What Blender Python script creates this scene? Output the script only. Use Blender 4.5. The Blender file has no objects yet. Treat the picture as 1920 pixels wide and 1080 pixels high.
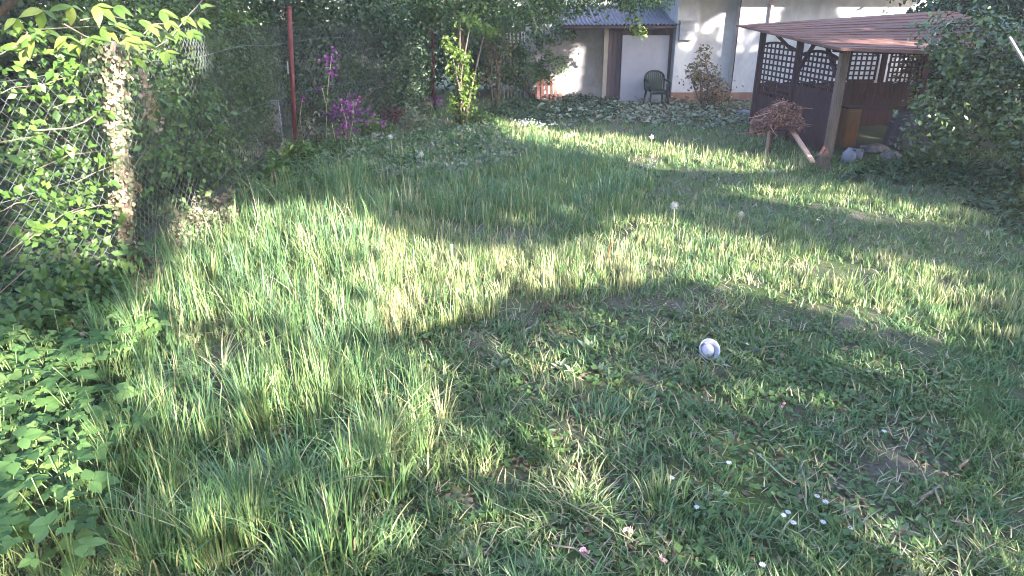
import bpy, math, random
import numpy as np

rng = np.random.default_rng(7)
random.seed(7)
SC = bpy.context.scene
COL = SC.collection

# ------------------------------------------------------------------ camera
CAM_H, PITCH, FPX = 2.4, math.radians(22.0), 1274.0
cam_d = bpy.data.cameras.new("camera")
cam_d.sensor_width = 36.0
cam_d.lens = FPX * 36.0 / 1920.0
cam_d.clip_start, cam_d.clip_end = 0.05, 400.0
cam = bpy.data.objects.new("camera", cam_d)
cam.location = (0, 0, CAM_H)
cam.rotation_euler = (math.pi / 2 - PITCH, 0, 0)
COL.objects.link(cam)
SC.camera = cam

# ------------------------------------------------------------------ sky, sun, exposure
SUN_AZ = np.array([0.61, -0.79]); SUN_AZ = SUN_AZ / np.linalg.norm(SUN_AZ)
SUN_EL = math.radians(19.0)
world = bpy.data.worlds.new("World")
SC.world = world
world.use_nodes = True
wn = world.node_tree
bg = wn.nodes["Background"]
sky = wn.nodes.new("ShaderNodeTexSky")
sky.sky_type = 'NISHITA'
sky.sun_disc = False
sky.sun_elevation = SUN_EL
sky.sun_rotation = math.atan2(SUN_AZ[0], SUN_AZ[1])
sky.air_density, sky.dust_density, sky.ozone_density = 1.0, 1.6, 1.0
wn.links.new(sky.outputs[0], bg.inputs[0])
bg.inputs[1].default_value = 0.15
sun_d = bpy.data.lights.new("sun", 'SUN')
sun_d.energy = 4.4
sun_d.angle = math.radians(0.5)
sun_d.color = (1.0, 0.93, 0.80)
sun = bpy.data.objects.new("sun", sun_d)
sun_dir = np.array([SUN_AZ[0] * math.cos(SUN_EL), SUN_AZ[1] * math.cos(SUN_EL), math.sin(SUN_EL)])
from mathutils import Vector, Matrix, noise as mnoise
sun.rotation_euler = Vector(sun_dir).to_track_quat('Z', 'Y').to_euler()
sun.location = (10, -12, 9)
COL.objects.link(sun)
SC.view_settings.view_transform = 'Standard'
SC.view_settings.look = 'None'
SC.view_settings.gamma = 1.0
SC.view_settings.use_curve_mapping = False
SC.view_settings.exposure = 3.35
SC.cycles.filter_width = 1.0
SC.cycles.max_bounces = 7
SC.cycles.transparent_max_bounces = 6

# ------------------------------------------------------------------ coordinates
def ray(px, py):
    a = math.atan2(540 - py, FPX) - PITCH
    cx, cy = (px - 960) / FPX, (540 - py) / FPX
    c, s = math.cos(PITCH), math.sin(PITCH)
    return np.array([cx, c + cy * s, -s + cy * c])

def at(px, py, z=0.0):
    r = ray(px, py)
    t = (z - CAM_H) / r[2]
    return np.array([0, 0, CAM_H]) + r * t

def atY(px, py, Y):
    r = ray(px, py)
    return np.array([0, 0, CAM_H]) + r * (Y / r[1])

def atX(px, py, X):
    r = ray(px, py)
    return np.array([0, 0, CAM_H]) + r * (X / r[0])

def gz(x, y):
    return (0.035 * np.sin(x * 0.9 + 1.3) * np.sin(y * 0.7 + 0.4) + 0.02 * np.sin(x * 2.3 + y * 1.7)
            + 0.012 * np.sin(x * 4.1 - y * 3.3 + 0.7))

def gpt(px, py):
    p = at(px, py, 0.0)
    p = at(px, py, float(gz(p[0], p[1])))
    return np.array([p[0], p[1], float(gz(p[0], p[1]))])

_ph = rng.uniform(0, 6.28, 64); _dir = rng.uniform(0, 6.28, 64)
def fnoise(x, y, scale, seed=0, octs=5):
    """smooth noise about 0..1"""
    x = np.asarray(x, float); y = np.asarray(y, float)
    v = np.zeros_like(x)
    for k in range(octs * 2):
        j = (seed * 11 + k * 3) % 64
        f = (6.28 / scale) * (0.6 + 0.35 * k)
        v += np.sin((x * math.cos(_dir[j]) + y * math.sin(_dir[j])) * f + _ph[j]) / (1 + 0.25 * k)
    return np.clip(0.5 + v / (2.2 * math.sqrt(octs)), 0, 1)

def inpoly(px, py, poly):
    px = np.asarray(px); py = np.asarray(py)
    ins = np.zeros(px.shape, bool)
    n = len(poly)
    for i in range(n):
        x1, y1 = poly[i]; x2, y2 = poly[(i + 1) % n]
        c = ((y1 > py) != (y2 > py))
        with np.errstate(divide='ignore', invalid='ignore'):
            xi = (x2 - x1) * (py - y1) / ((y2 - y1) if y2 != y1 else 1e-9) + x1
        ins ^= c & (px < xi)
    return ins

# ------------------------------------------------------------------ materials
def mat_new(name):
    m = bpy.data.materials.new(name); m.use_nodes = True
    nt = m.node_tree
    return m, nt, nt.nodes["Principled BSDF"], nt.nodes["Material Output"]

def ramp(nt, stops):
    r = nt.nodes.new("ShaderNodeValToRGB")
    els = r.color_ramp.elements
    while len(els) < len(stops): els.new(0.5)
    for e, (p, c) in zip(els, stops):
        e.position = p; e.color = (*c, 1)
    return r

def leafmat(name, stops, trans=0.3, rough=0.5, spec=0.35):
    m, nt, b, out = mat_new(name)
    at_ = nt.nodes.new("ShaderNodeAttribute"); at_.attribute_name = "tint"
    r = ramp(nt, stops)
    nt.links.new(at_.outputs["Fac"], r.inputs[0])
    nt.links.new(r.outputs[0], b.inputs["Base Color"])
    b.inputs["Roughness"].default_value = rough
    b.inputs["Specular IOR Level"].default_value = spec
    tr = nt.nodes.new("ShaderNodeBsdfTranslucent")
    mx = nt.nodes.new("ShaderNodeMixShader"); mx.inputs[0].default_value = trans
    hs = nt.nodes.new("ShaderNodeHueSaturation"); hs.inputs["Saturation"].default_value = 1.15; hs.inputs["Value"].default_value = 1.15
    nt.links.new(r.outputs[0], hs.inputs["Color"])
    nt.links.new(hs.outputs[0], tr.inputs[0])
    nt.links.new(b.outputs[0], mx.inputs[1]); nt.links.new(tr.outputs[0], mx.inputs[2])
    nt.links.new(mx.outputs[0], out.inputs[0])
    return m

def solid(name, c1, c2=None, scale=8.0, rough=0.8, bump=0.0, stretch=(1, 1, 1), metal=0.0, detail=6, c3=None, spec=0.3, contrast=(0.35, 0.65)):
    m, nt, b, out = mat_new(name)
    b.inputs["Roughness"].default_value = rough
    b.inputs["Metallic"].default_value = metal
    b.inputs["Specular IOR Level"].default_value = spec
    tc = nt.nodes.new("ShaderNodeTexCoord")
    mp = nt.nodes.new("ShaderNodeMapping"); mp.inputs["Scale"].default_value = stretch
    nt.links.new(tc.outputs["Object"], mp.inputs[0])
    nz = nt.nodes.new("ShaderNodeTexNoise"); nz.inputs["Scale"].default_value = scale; nz.inputs["Detail"].default_value = detail
    nz.inputs["Roughness"].default_value = 0.65
    nt.links.new(mp.outputs[0], nz.inputs["Vector"])
    st = [(contrast[0], c1), (contrast[1], c2 or c1)]
    if c3: st.append((min(1, contrast[1] + 0.15), c3))
    r = ramp(nt, st)
    nt.links.new(nz.outputs["Fac"], r.inputs[0]); nt.links.new(r.outputs[0], b.inputs["Base Color"])
    if bump:
        bp = nt.nodes.new("ShaderNodeBump"); bp.inputs["Strength"].default_value = bump; bp.inputs["Distance"].default_value = 0.02
        nt.links.new(nz.outputs["Fac"], bp.inputs["Height"]); nt.links.new(bp.outputs[0], b.inputs["Normal"])
    return m

M = {}
M['lawn'] = leafmat("lawn grass", [(0.0, (.32, .28, .18)), (.18, (.19, .22, .09)), (.45, (.095, .152, .052)), (.75, (.07, .132, .05)), (1.0, (.082, .148, .078))], .25, .5)
M['tall'] = leafmat("tall grass", [(0.0, (.38, .33, .21)), (.2, (.24, .27, .12)), (.5, (.11, .18, .064)), (.8, (.082, .162, .066)), (1.0, (.10, .175, .11))], .3, .45)
M['leaf_bright'] = leafmat("bright leaf", [(0, (.04, .09, .022)), (.5, (.07, .135, .028)), (1, (.115, .175, .04))], .35, .42)
M['leaf_yellow'] = leafmat("yellow green leaf", [(0, (.055, .11, .022)), (.5, (.10, .16, .03)), (1, (.16, .20, .05))], .4, .42)
M['leaf_mid'] = leafmat("mid green leaf", [(0, (.035, .07, .02)), (.5, (.055, .105, .03)), (1, (.09, .14, .04))], .3, .45)
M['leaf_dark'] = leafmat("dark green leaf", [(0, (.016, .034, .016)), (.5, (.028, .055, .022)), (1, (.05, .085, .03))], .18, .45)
M['leaf_ivy'] = leafmat("pale ivy leaf", [(0, (.03, .05, .022)), (.4, (.10, .105, .06)), (.75, (.25, .21, .15)), (1, (.32, .23, .17))], .25, .5)  # cream stops put sun glare into the leaf colour
M['leaf_red'] = leafmat("reddish leaf", [(0, (.07, .04, .025)), (.4, (.12, .07, .035)), (.7, (.14, .10, .045)), (1, (.09, .12, .04))], .25, .5)
M['leaf_maroon'] = leafmat("maroon leaf", [(0, (.05, .015, .02)), (.6, (.10, .03, .035)), (1, (.12, .06, .04))], .25, .5)
M['leaf_grey'] = leafmat("grey green leaf", [(0, (.06, .075, .055)), (.5, (.13, .155, .105)), (1, (.26, .27, .20))], .25, .55)
M['leaf_bush'] = leafmat("glossy bush leaf", [(0, (.02, .035, .015)), (.5, (.045, .075, .022)), (.85, (.075, .12, .03)), (1, (.16, .19, .05))], .25, .35, .6)
M['petal_purple'] = leafmat("purple petal", [(0, (.095, .018, .115)), (.6, (.22, .05, .21)), (1, (.34, .13, .30))], .35, .6)
M['petal_white'] = leafmat("white petal", [(0, (.26, .28, .42)), (1, (.5, .5, .54))], .3, .6)
M['petal_pink'] = leafmat("pink petal", [(0, (.55, .24, .30)), (1, (.75, .48, .52))], .3, .6)
M['leaf_dryred'] = leafmat("dry reddish leaf", [(0, (.07, .03, .03)), (.5, (.17, .085, .075)), (1, (.34, .20, .17))], .2, .7)
M['leaf_weed'] = leafmat("pale weed leaf", [(0, (.13, .17, .09)), (.5, (.19, .23, .13)), (1, (.27, .30, .19))], .25, .5)
M['straw'] = leafmat("dead straw", [(0, (.30, .26, .19)), (.6, (.20, .165, .115)), (1, (.12, .09, .065))], .1, .7)
M['dry'] = leafmat("dry twig", [(0, (.11, .048, .045)), (.5, (.23, .115, .10)), (1, (.42, .26, .23))], .05, .75)
M['litter'] = leafmat("dead leaf", [(0, (.07, .045, .03)), (.5, (.14, .095, .06)), (1, (.27, .20, .14))], .15, .75)
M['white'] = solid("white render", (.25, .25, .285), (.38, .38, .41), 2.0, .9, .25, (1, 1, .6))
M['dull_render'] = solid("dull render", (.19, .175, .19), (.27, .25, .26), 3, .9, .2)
M['grey_render'] = solid("grey render", (.27, .27, .30), (.34, .34, .36), 2.5, .9, .2)
M['plinth'] = solid("brown plinth", (.12, .07, .055), (.19, .11, .085), 5, .9, .3)
M['shed_wood'] = solid("purple brown boards", (.05, .034, .042), (.085, .06, .07), 6, .8, .2, (6, 6, .6))
M['post_grey'] = solid("grey timber", (.17, .145, .13), (.27, .235, .21), 7, .8, .25, (8, 8, .7))
M['sheet'] = solid("corrugated sheet", (.08, .078, .105), (.15, .145, .185), 3, .7, .1, (1, 6, 1), c3=(.20, .17, .19), spec=.15)
M['board'] = solid("pale board", (.155, .155, .20), (.20, .20, .245), 1.6, .6)
M['chair'] = solid("dark green plastic", (.006, .014, .012), (.009, .02, .016), 4, .5, spec=.25)
M['wood_dark'] = solid("dark stained wood", (.022, .010, .015), (.048, .025, .033), 6, .85, .25, (5, 5, .6), spec=.12)
M['wood_post'] = solid("weathered post", (.075, .05, .045), (.16, .115, .10), 7, .75, .3, (9, 9, .7))
M['roofboard'] = solid("red brown roof boards", (.085, .042, .038), (.155, .082, .072), 5, .9, .3, (.6, 7, 5), c3=(.23, .14, .125), spec=.1)
M['plank'] = solid("pinkish plank", (.30, .17, .13), (.46, .29, .23), 6, .75, .2, (10, 10, .8))
M['orange'] = solid("orange brown board", (.13, .055, .02), (.19, .085, .03), 4, .6, .1, (4, 4, .7))
M['cloth'] = solid("grey cloth", (.045, .037, .055), (.075, .062, .09), 4, .9)
M["stone"] = solid("grey stone", (.08, .068, .075), (.16, .14, .145), 7, .9, .4)
M['plastic_white'] = solid("dull white plastic", (.09, .088, .125), (.15, .147, .20), 4, .5)
M['bowl'] = solid("pale blue plastic", (.20, .215, .31), (.27, .29, .40), 30, .38, spec=.5)
M['rust'] = solid("rusty red steel", (.06, .016, .018), (.12, .034, .034), 9, .8, .3, (1, 1, .5), c3=(.18, .09, .08), contrast=(.35, .6))
M['galv'] = solid("galvanised wire", (.07, .08, .085), (.14, .15, .155), 12, .65, metal=.2)
M['twig'] = solid("pale twig", (.11, .08, .065), (.22, .17, .14), 15, .8)
M['bark'] = solid("brown bark", (.05, .038, .03), (.11, .085, .065), 12, .9, .6, (3, 3, .7))
M['bark_red'] = solid("red brown stump", (.10, .05, .04), (.30, .14, .10), 9, .85, .6)
M['stem'] = solid("green stem", (.08, .13, .045), (.13, .18, .07), 10, .6)
M['stem_pale'] = solid("pale stem", (.22, .24, .13), (.32, .30, .20), 10, .6)
M['fluff'] = solid("seed head", (.30, .29, .28), (.42, .41, .40), 30, .9)
M['slab'] = solid("grey slab", (.20, .19, .24), (.30, .29, .34), 5, .9, .2)
M['slat'] = solid("pale paling", (.34, .31, .28), (.55, .51, .47), 5, .8, .2, (8, 8, .7))
M['box_grey'] = solid("grey box", (.17, .17, .20), (.22, .22, .25), 4, .5)
M['pipe'] = solid("pinkish pipe", (.34, .24, .25), (.42, .31, .31), 6, .5)
M['terracotta'] = solid("faded red boards", (.42, .16, .12), (.56, .27, .21), 6, .8, .2, (8, 8, .7))

def ground_mat():
    m, nt, b, out = mat_new("soil and moss")
    tc = nt.nodes.new("ShaderNodeTexCoord")
    n1 = nt.nodes.new("ShaderNodeTexNoise"); n1.inputs["Scale"].default_value = 1.1; n1.inputs["Detail"].default_value = 8; n1.inputs["Roughness"].default_value = .7
    n2 = nt.nodes.new("ShaderNodeTexNoise"); n2.inputs["Scale"].default_value = 38; n2.inputs["Detail"].default_value = 8; n2.inputs["Roughness"].default_value = .8
    nt.links.new(tc.outputs["Object"], n1.inputs["Vector"]); nt.links.new(tc.outputs["Object"], n2.inputs["Vector"])
    r1 = ramp(nt, [(.36, (.10, .085, .075)), (.52, (.075, .085, .04)), (.66, (.06, .10, .03))])
    r2 = ramp(nt, [(.3, (.5, .5, .5)), (.55, (1, 1, 1)), (.72, (1.7, 1.6, 1.4))])
    nt.links.new(n1.outputs["Fac"], r1.inputs[0]); nt.links.new(n2.outputs["Fac"], r2.inputs[0])
    mx = nt.nodes.new("ShaderNodeMix"); mx.data_type = 'RGBA'; mx.blend_type = 'MULTIPLY'; mx.inputs[0].default_value = 1
    nt.links.new(r1.outputs[0], mx.inputs[6]); nt.links.new(r2.outputs[0], mx.inputs[7])
    nt.links.new(mx.outputs[2], b.inputs["Base Color"])
    b.inputs["Roughness"].default_value = .95; b.inputs["Specular IOR Level"].default_value = .1
    bp = nt.nodes.new("ShaderNodeBump"); bp.inputs["Strength"].default_value = .8; bp.inputs["Distance"].default_value = .02
    nt.links.new(n2.outputs["Fac"], bp.inputs["Height"]); nt.links.new(bp.outputs[0], b.inputs["Normal"])
    return m
M['ground'] = ground_mat()

# ------------------------------------------------------------------ object helpers
def link(name, me, mat=None, parent=None, loc=None, label=None, cat=None, group=None, kind=None):
    o = bpy.data.objects.new(name, me)
    if mat is not None and me is not None and len(me.materials) == 0: me.materials.append(mat)
    if parent is not None: o.parent = parent
    if loc is not None: o.location = tuple(float(v) for v in loc)
    if label: o['label'] = label
    if cat: o['category'] = cat
    if group: o['group'] = group
    if kind: o['kind'] = kind
    COL.objects.link(o)
    return o

def thing(name, label, cat, loc=(0, 0, 0), rz=0.0, group=None, kind=None):
    o = link(name, None, None, None, loc, label, cat, group, kind)
    o.rotation_euler = (0, 0, rz)
    o.empty_display_size = 0.1
    return o

def tri_mesh(name, V, F, tint=None, smooth=False):
    V = np.ascontiguousarray(V, np.float32); F = np.ascontiguousarray(F, np.int32)
    me = bpy.data.meshes.new(name)
    me.vertices.add(len(V)); me.vertices.foreach_set("co", V.ravel())
    k = F.shape[1]
    me.loops.add(F.size); me.loops.foreach_set("vertex_index", F.ravel())
    me.polygons.add(len(F)); me.polygons.foreach_set("loop_start", np.arange(0, F.size, k, dtype=np.int32))
    me.polygons.foreach_set("loop_total", np.full(len(F), k, np.int32))
    if smooth: me.polygons.foreach_set("use_smooth", np.ones(len(F), bool))
    if tint is not None:
        a = me.attributes.new("tint", 'FLOAT', 'POINT'); a.data.foreach_set("value", np.ascontiguousarray(tint, np.float32))
    me.update(calc_edges=True)
    return me

class MB:
    def __init__(s): s.v = []; s.f = []; s.t = []
    def add(s, vs, fs, tint=0.5):
        b = len(s.v); s.v += [tuple(float(c) for c in v) for v in vs]; s.f += [tuple(i + b for i in f) for f in fs]; s.t += [tint] * len(vs)
        return s
    def box(s, c, size, rot=None, tint=.5, taper=1.0):
        x, y, z = [d / 2 for d in size]
        vs = [Vector((sx * x * (taper if sz > 0 else 1), sy * y * (taper if sz > 0 else 1), sz * z)) for sz in (-1, 1) for sx, sy in ((-1, -1), (1, -1), (1, 1), (-1, 1))]
        if rot is not None: vs = [rot @ v for v in vs]
        vs = [v + Vector(c) for v in vs]
        return s.add(vs, [(3, 2, 1, 0), (4, 5, 6, 7), (0, 1, 5, 4), (1, 2, 6, 5), (2, 3, 7, 6), (3, 0, 4, 7)], tint)
    def beam(s, a, b, w, d, up=(0, 0, 1), tint=.5):
        a, b = Vector(a), Vector(b); z = (b - a); L = z.length; z.normalize()
        u = Vector(up); x = u.cross(z)
        if x.length < 1e-3: x = Vector((1, 0, 0)).cross(z)
        x.normalize(); y = z.cross(x)
        R = Matrix((x, y, z)).transposed()
        return s.box((a + b) / 2, (w, d, L), R, tint)
    def tube(s, pts, rad, n=6, tint=.5, cap=True):
        pts = [Vector(p) for p in pts]
        if not hasattr(rad, '__len__'): rad = [rad] * len(pts)
        b = len(s.v); vs = []
        prev = None
        for i, p in enumerate(pts):
            d = (pts[min(i + 1, len(pts) - 1)] - pts[max(i - 1, 0)]).normalized()
            ref = Vector((0, 0, 1)) if abs(d.z) < .9 else Vector((1, 0, 0))
            x = d.cross(ref).normalized() if prev is None else (prev - d * prev.dot(d)).normalized()
            prev = x; y = d.cross(x)
            for k in range(n):
                a = 2 * math.pi * k / n
                vs.append(p + (x * math.cos(a) + y * math.sin(a)) * rad[i])
        fs = []
        for i in range(len(pts) - 1):
            for k in range(n):
                fs.append((i * n + k, i * n + (k + 1) % n, (i + 1) * n + (k + 1) % n, (i + 1) * n + k))
        if cap:
            fs.append(tuple(range(n - 1, -1, -1))); fs.append(tuple((len(pts) - 1) * n + k for k in range(n)))
        return s.add(vs, fs, tint)
    def lathe(s, prof, n=24, center=(0, 0, 0), R=None, tint=.5):
        vs = []; fs = []
        for r, z in prof:
            for k in range(n):
                a = 2 * math.pi * k / n
                v = Vector((r * math.cos(a), r * math.sin(a), z))
                if R is not None: v = R @ v
                vs.append(v + Vector(center))
        for i in range(len(prof) - 1):
            for k in range(n):
                fs.append((i * n + k, i * n + (k + 1) % n, (i + 1) * n + (k + 1) % n, (i + 1) * n + k))
        return s.add(vs, fs, tint)
    def mesh(s, name, smooth=False):
        me = bpy.data.meshes.new(name)
        me.from_pydata(s.v, [], s.f)
        a = me.attributes.new("tint", 'FLOAT', 'POINT'); a.data.foreach_set("value", np.array(s.t, np.float32))
        if smooth: me.polygons.foreach_set("use_smooth", np.ones(len(me.polygons), bool))
        me.update()
        return me
    def obj(s, name, mat, parent=None, smooth=False, bevel=0.0, **kw):
        o = link(name, s.mesh(name, smooth), mat, parent, **kw)
        if bevel:
            md = o.modifiers.new("bevel", 'BEVEL'); md.width = bevel; md.segments = 2; md.limit_method = 'ANGLE'
        return o

def unit(n):
    v = rng.normal(size=(n, 3)); return v / np.linalg.norm(v, axis=1, keepdims=True)

def norm(v): return v / np.maximum(np.linalg.norm(v, axis=1, keepdims=True), 1e-9)

def leaf_mesh(name, P, N, size, tint, aspect=.6, fold=.12, U=None):
    """many separate folded four-point leaves; P is the middle of each leaf"""
    n = len(P); size = np.broadcast_to(np.asarray(size, float), (n,))[:, None]
    N = norm(N)
    if U is None: U = unit(n)
    U = norm(U - N * np.sum(U * N, 1, keepdims=True)); W = np.cross(N, U)
    a = P - U * size * .5
    b = P + W * size * .5 * aspect + N * size * fold - U * size * .06
    c = P + U * size * .5 - N * size * fold * .6
    d = P - W * size * .5 * aspect + N * size * fold - U * size * .06
    V = np.stack([a, b, c, d], 1).reshape(-1, 3)
    k = np.arange(n)[:, None] * 4
    F = np.concatenate([k + np.array([[0, 2, 1]]), k + np.array([[0, 3, 2]])], 0)
    return tri_mesh(name, V, F, np.repeat(np.broadcast_to(tint, (n,)), 4))

def blob_points(n, blobs, shell=.45):
    """points in the union of ellipsoids (cx,cy,cz,rx,ry,rz), denser to the outside, with a clumpy fill"""
    B = np.array(blobs, float)
    w = B[:, 3] * B[:, 4] * B[:, 5]; w = w ** .7
    ids = rng.choice(len(B), n, p=w / w.sum())
    d = unit(n)
    r = shell + (1 - shell) * rng.random(n) ** .6
    r *= 1 + .18 * np.sin(d[:, 0] * 5 + ids) * np.sin(d[:, 1] * 6 + ids * 2) + .12 * rng.normal(size=n)
    P = B[ids, :3] + d * r[:, None] * B[ids, 3:]
    return P, d

def clumpy(P, n_keep, scale, seed, thr=.42):
    v = fnoise(P[:, 0] + P[:, 2] * .7, P[:, 1] - P[:, 2] * .9, scale, seed)
    return v > thr

def foliage(name, mat, parent, blobs, n, size, aspect=.6, shell=.45, up=.5, gap=.36, seed=1, kind='stuff', zmin=.02, **kw):
    P, d = blob_points(int(n * 1.5), blobs, shell)
    k = clumpy(P, n, .55, seed, gap) & (P[:, 2] > zmin)
    P, d = P[k][:n], d[k][:n]
    N = norm(d * .6 + unit(len(P)) * .8 + np.array([0, 0, up]))
    tint = np.clip(fnoise(P[:, 0], P[:, 1] + P[:, 2], .9, seed + 3) * .6 + rng.random(len(P)) * .5 - .05, 0, 1)
    sz = size * rng.uniform(.6, 1.35, len(P))
    me = leaf_mesh(name, P, N, sz, tint, aspect)
    return link(name, me, mat, parent, kind=kind, **kw)

def trunk(name, mat, parent, paths):
    mb = MB()
    for pts, r0, r1 in paths:
        n = len(pts); mb.tube(pts, [r0 + (r1 - r0) * i / (n - 1) for i in range(n)], 7)
    return mb.obj(name, mat, parent, smooth=True)

def blade_mesh(name, B, H, lean, bend, width, tint, segs=2, az=None, zz=None):
    """grass blades: B base points, H height, lean direction az, bend = horizontal throw as share of height"""
    n = len(B)
    az = rng.uniform(0, 2 * math.pi, n) if az is None else az
    wz = az + math.pi / 2 + rng.normal(0, .5, n)
    D = np.stack([np.cos(az), np.sin(az), np.zeros(n)], 1)
    Wd = np.stack([np.cos(wz), np.sin(wz), np.zeros(n)], 1)
    H = H[:, None]; width = width[:, None]; lean = lean[:, None]; bend = bend[:, None]
    rows = []
    for i in range(segs):
        t = i / segs
        c = B + D * H * (lean * t + bend * t ** 2.4) + np.array([0, 0, 1.0]) * H * (t - .35 * bend * t ** 3)
        w = width * (1 - .55 * t ** 1.5) * .5
        rows += [c - Wd * w, c + Wd * w]
    t = 1.0
    rows.append(B + D * H * (lean + bend) + np.array([0, 0, 1.0]) * H * (1 - .35 * bend))
    m = 2 * segs + 1
    V = np.stack(rows, 1).reshape(-1, 3)
    k = np.arange(n)[:, None] * m
    T = []
    for i in range(segs - 1):
        a = 2 * i
        T += [k + np.array([[a, a + 1, a + 3]]), k + np.array([[a, a + 3, a + 2]])]
    a = 2 * (segs - 1)
    T.append(k + np.array([[a, a + 1, a + 2]]))
    return tri_mesh(name, V, np.concatenate(T, 0), np.repeat(tint, m))

def sample_ground(n, y0, y1, power=1.0, slope=.92, pad=.8):
    """points on the ground, thinning with distance"""
    u = rng.random(n)
    e = 1 - power
    Y = y0 * (y1 / y0) ** u if abs(e) < 1e-6 else (y0 ** e + u * (y1 ** e - y0 ** e)) ** (1 / e)
    X = rng.uniform(-1, 1, n) * (slope * Y + pad)
    return X, Y

def topix(X, Y, Z):
    c, s = math.cos(PITCH), math.sin(PITCH)
    dz = Z - CAM_H
    dep = Y * c - dz * s
    up = Y * s + dz * c
    return 960 + FPX * X / dep, 540 - FPX * up / dep

def gpoly(pts):  return [tuple(gpt(*p)[:2]) for p in pts]

# ------------------------------------------------------------------ ground
def build_ground():
    xs = np.concatenate([np.linspace(-90, -14, 14)[:-1], np.linspace(-14, 16, 200), np.linspace(16, 90, 14)[1:]])
    ys = np.concatenate([np.linspace(-60, -2, 10)[:-1], np.linspace(-2, 24, 190), np.linspace(24, 150, 16)[1:]])
    X, Y = np.meshgrid(xs, ys)
    Z = gz(X, Y) + .02 * (fnoise(X.ravel(), Y.ravel(), .45, 2).reshape(X.shape) - .5)
    V = np.stack([X, Y, Z], -1).reshape(-1, 3)
    nx, ny = len(xs), len(ys)
    i = np.arange(ny - 1)[:, None] * nx + np.arange(nx - 1)[None]
    F = np.stack([i, i + 1, i + 1 + nx, i + nx], -1).reshape(-1, 4)
    link("ground", tri_mesh("ground", V, F, None, True), M['ground'], kind='structure')
build_ground()

# ------------------------------------------------------------------ white house
HY = 20.2
def wall_x(px): return float(atY(px, 100, HY)[0])
def wall_z(py): return float(atY(1300, py, HY)[2])
house = thing("house", "white rendered house with a shallow grey recess, beside the low shed", "house", (7.5, HY, 0))
hx, hy = 7.5, HY
def hbox(mb, x0, x1, y0, y1, z0, z1): return mb.box(((x0 + x1) / 2 - hx, (y0 + y1) / 2 - hy, (z0 + z1) / 2), (x1 - x0, y1 - y0, z1 - z0))
xa, xb, xc, xd = wall_x(1265), wall_x(1307), wall_x(1378), 11.4
mb = MB()
hbox(mb, xa, xb, HY, HY + .4, .30, 3.1)
hbox(mb, xc, xd, HY, HY + .4, .30, 3.1)
hbox(mb, xa, xa + .3, HY + .4, HY + 7, .30, 3.1)
mb.obj("wall", M['white'], house)
mb = MB(); hbox(mb, xb, xc, HY + .33, HY + .45, .30, 3.1); mb.obj("recess_wall", M['grey_render'], house, label="grey rendered recess between the white walls")
mb = MB(); hbox(mb, xa - .02, xd, HY - .05, HY + .5, -.2, .297); mb.obj("plinth", M['plinth'], house)
mb = MB(); hbox(mb, xa - .5, xd + .5, HY - 1.25, HY + 7.5, 3.102, 3.25); mb.obj("roof", M['roofboard'], house)  # low deep eave, out of view, shaped to cut sky light on the wall
mb = MB(); hbox(mb, wall_x(1269), wall_x(1296), HY - .16, HY - .002, wall_z(75), wall_z(41)); hbox(mb, wall_x(1268), wall_x(1297), HY - .19, HY - .002, wall_z(41) + .001, wall_z(38))
hbox(mb, wall_x(1269), wall_x(1296), HY - .17, HY - .161, wall_z(57), wall_z(56))
mb.obj("meter_box", M['box_grey'], house)
mb = MB(); x = wall_x(1434)
mb.tube([(x - hx, -.06, 1.9), (x - hx, -.06, 3.1)], .045, 10); hbox(mb, x - .07, x + .07, HY - .12, HY - .002, 2.62, 2.68)
mb.obj("downpipe", M['pipe'], house)
mb = MB(); hbox(mb, xc - .01, xc + .012, HY - .03, HY - .002, .3, 3.1); mb.obj("corner_strip", M['wood_dark'], house)

# rear wing of the house behind the shed roof
rear = thing("house_wing", "white wall of a taller building rising behind the shed roof", "building", (2.6, 23.4, 0))
mb = MB(); mb.box((0, 0, 1.7), (4.6, .3, 3.4)); mb.obj("wall", M['white'], rear)
mb = MB(); mb.box((0, .2, 3.5), (5.4, 2.6, .18)); mb.obj("roof", M['roofboard'], rear)  # unseen overhang likewise holds sky light off the wing wall

# ------------------------------------------------------------------ shed
SY = 20.6
def sx(px, Y=SY): return float(atY(px, 100, Y)[0])
def sz(py, Y=SY): return float(atY(1200, py, Y)[2])
shed = thing("shed", "low purple brown shed under a corrugated roof, left of the white house", "shed", (3.7, SY, 0))
x0, x1 = sx(1140), sx(1263)
n = 15
for i in range(n):
    w = (x1 - x0) / n
    mb = MB(); mb.box((x0 + w * (i + .5) - 3.7, .012 * (i % 2), 1.08), (w - .012, .025, 2.16))
    mb.obj("plank", M['shed_wood'], shed)
mb = MB(); mb.box(((x0 + x1) / 2 - 3.7, .06, 1.05), (x1 - x0, .04, 2.1)); mb.box((x1 - 3.7 - .03, 1.2, 1.05), (.05, 2.3, 2.1)); mb.obj("wall", M['shed_wood'], shed)
mb = MB(); mb.box((sx(1135) - 3.7, -.06, 1.08), (.12, .12, 2.17)); mb.obj("corner_post", M['post_grey'], shed)
mb = MB(); mb.box((sx(1189) - 3.7, -.04, 1.99), (.05, .05, .3)); mb.obj("bracket", M['post_grey'], shed)
lx0, lx1 = sx(985, SY + .45), sx(1132, SY + .45)
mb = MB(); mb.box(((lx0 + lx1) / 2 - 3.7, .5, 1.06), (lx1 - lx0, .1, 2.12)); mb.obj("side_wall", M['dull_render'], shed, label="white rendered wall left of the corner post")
mb = MB(); mb.box((sx(1127.5) - 3.7, .43, .95), (.19, .03, 1.0)); mb.box((sx(1114) - 3.7, .40, sz(101)), (.24, .05, .27)); mb.obj("wall_board", M['post_grey'], shed)  # boards put where the wall's sunlit patch ends in shade
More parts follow.
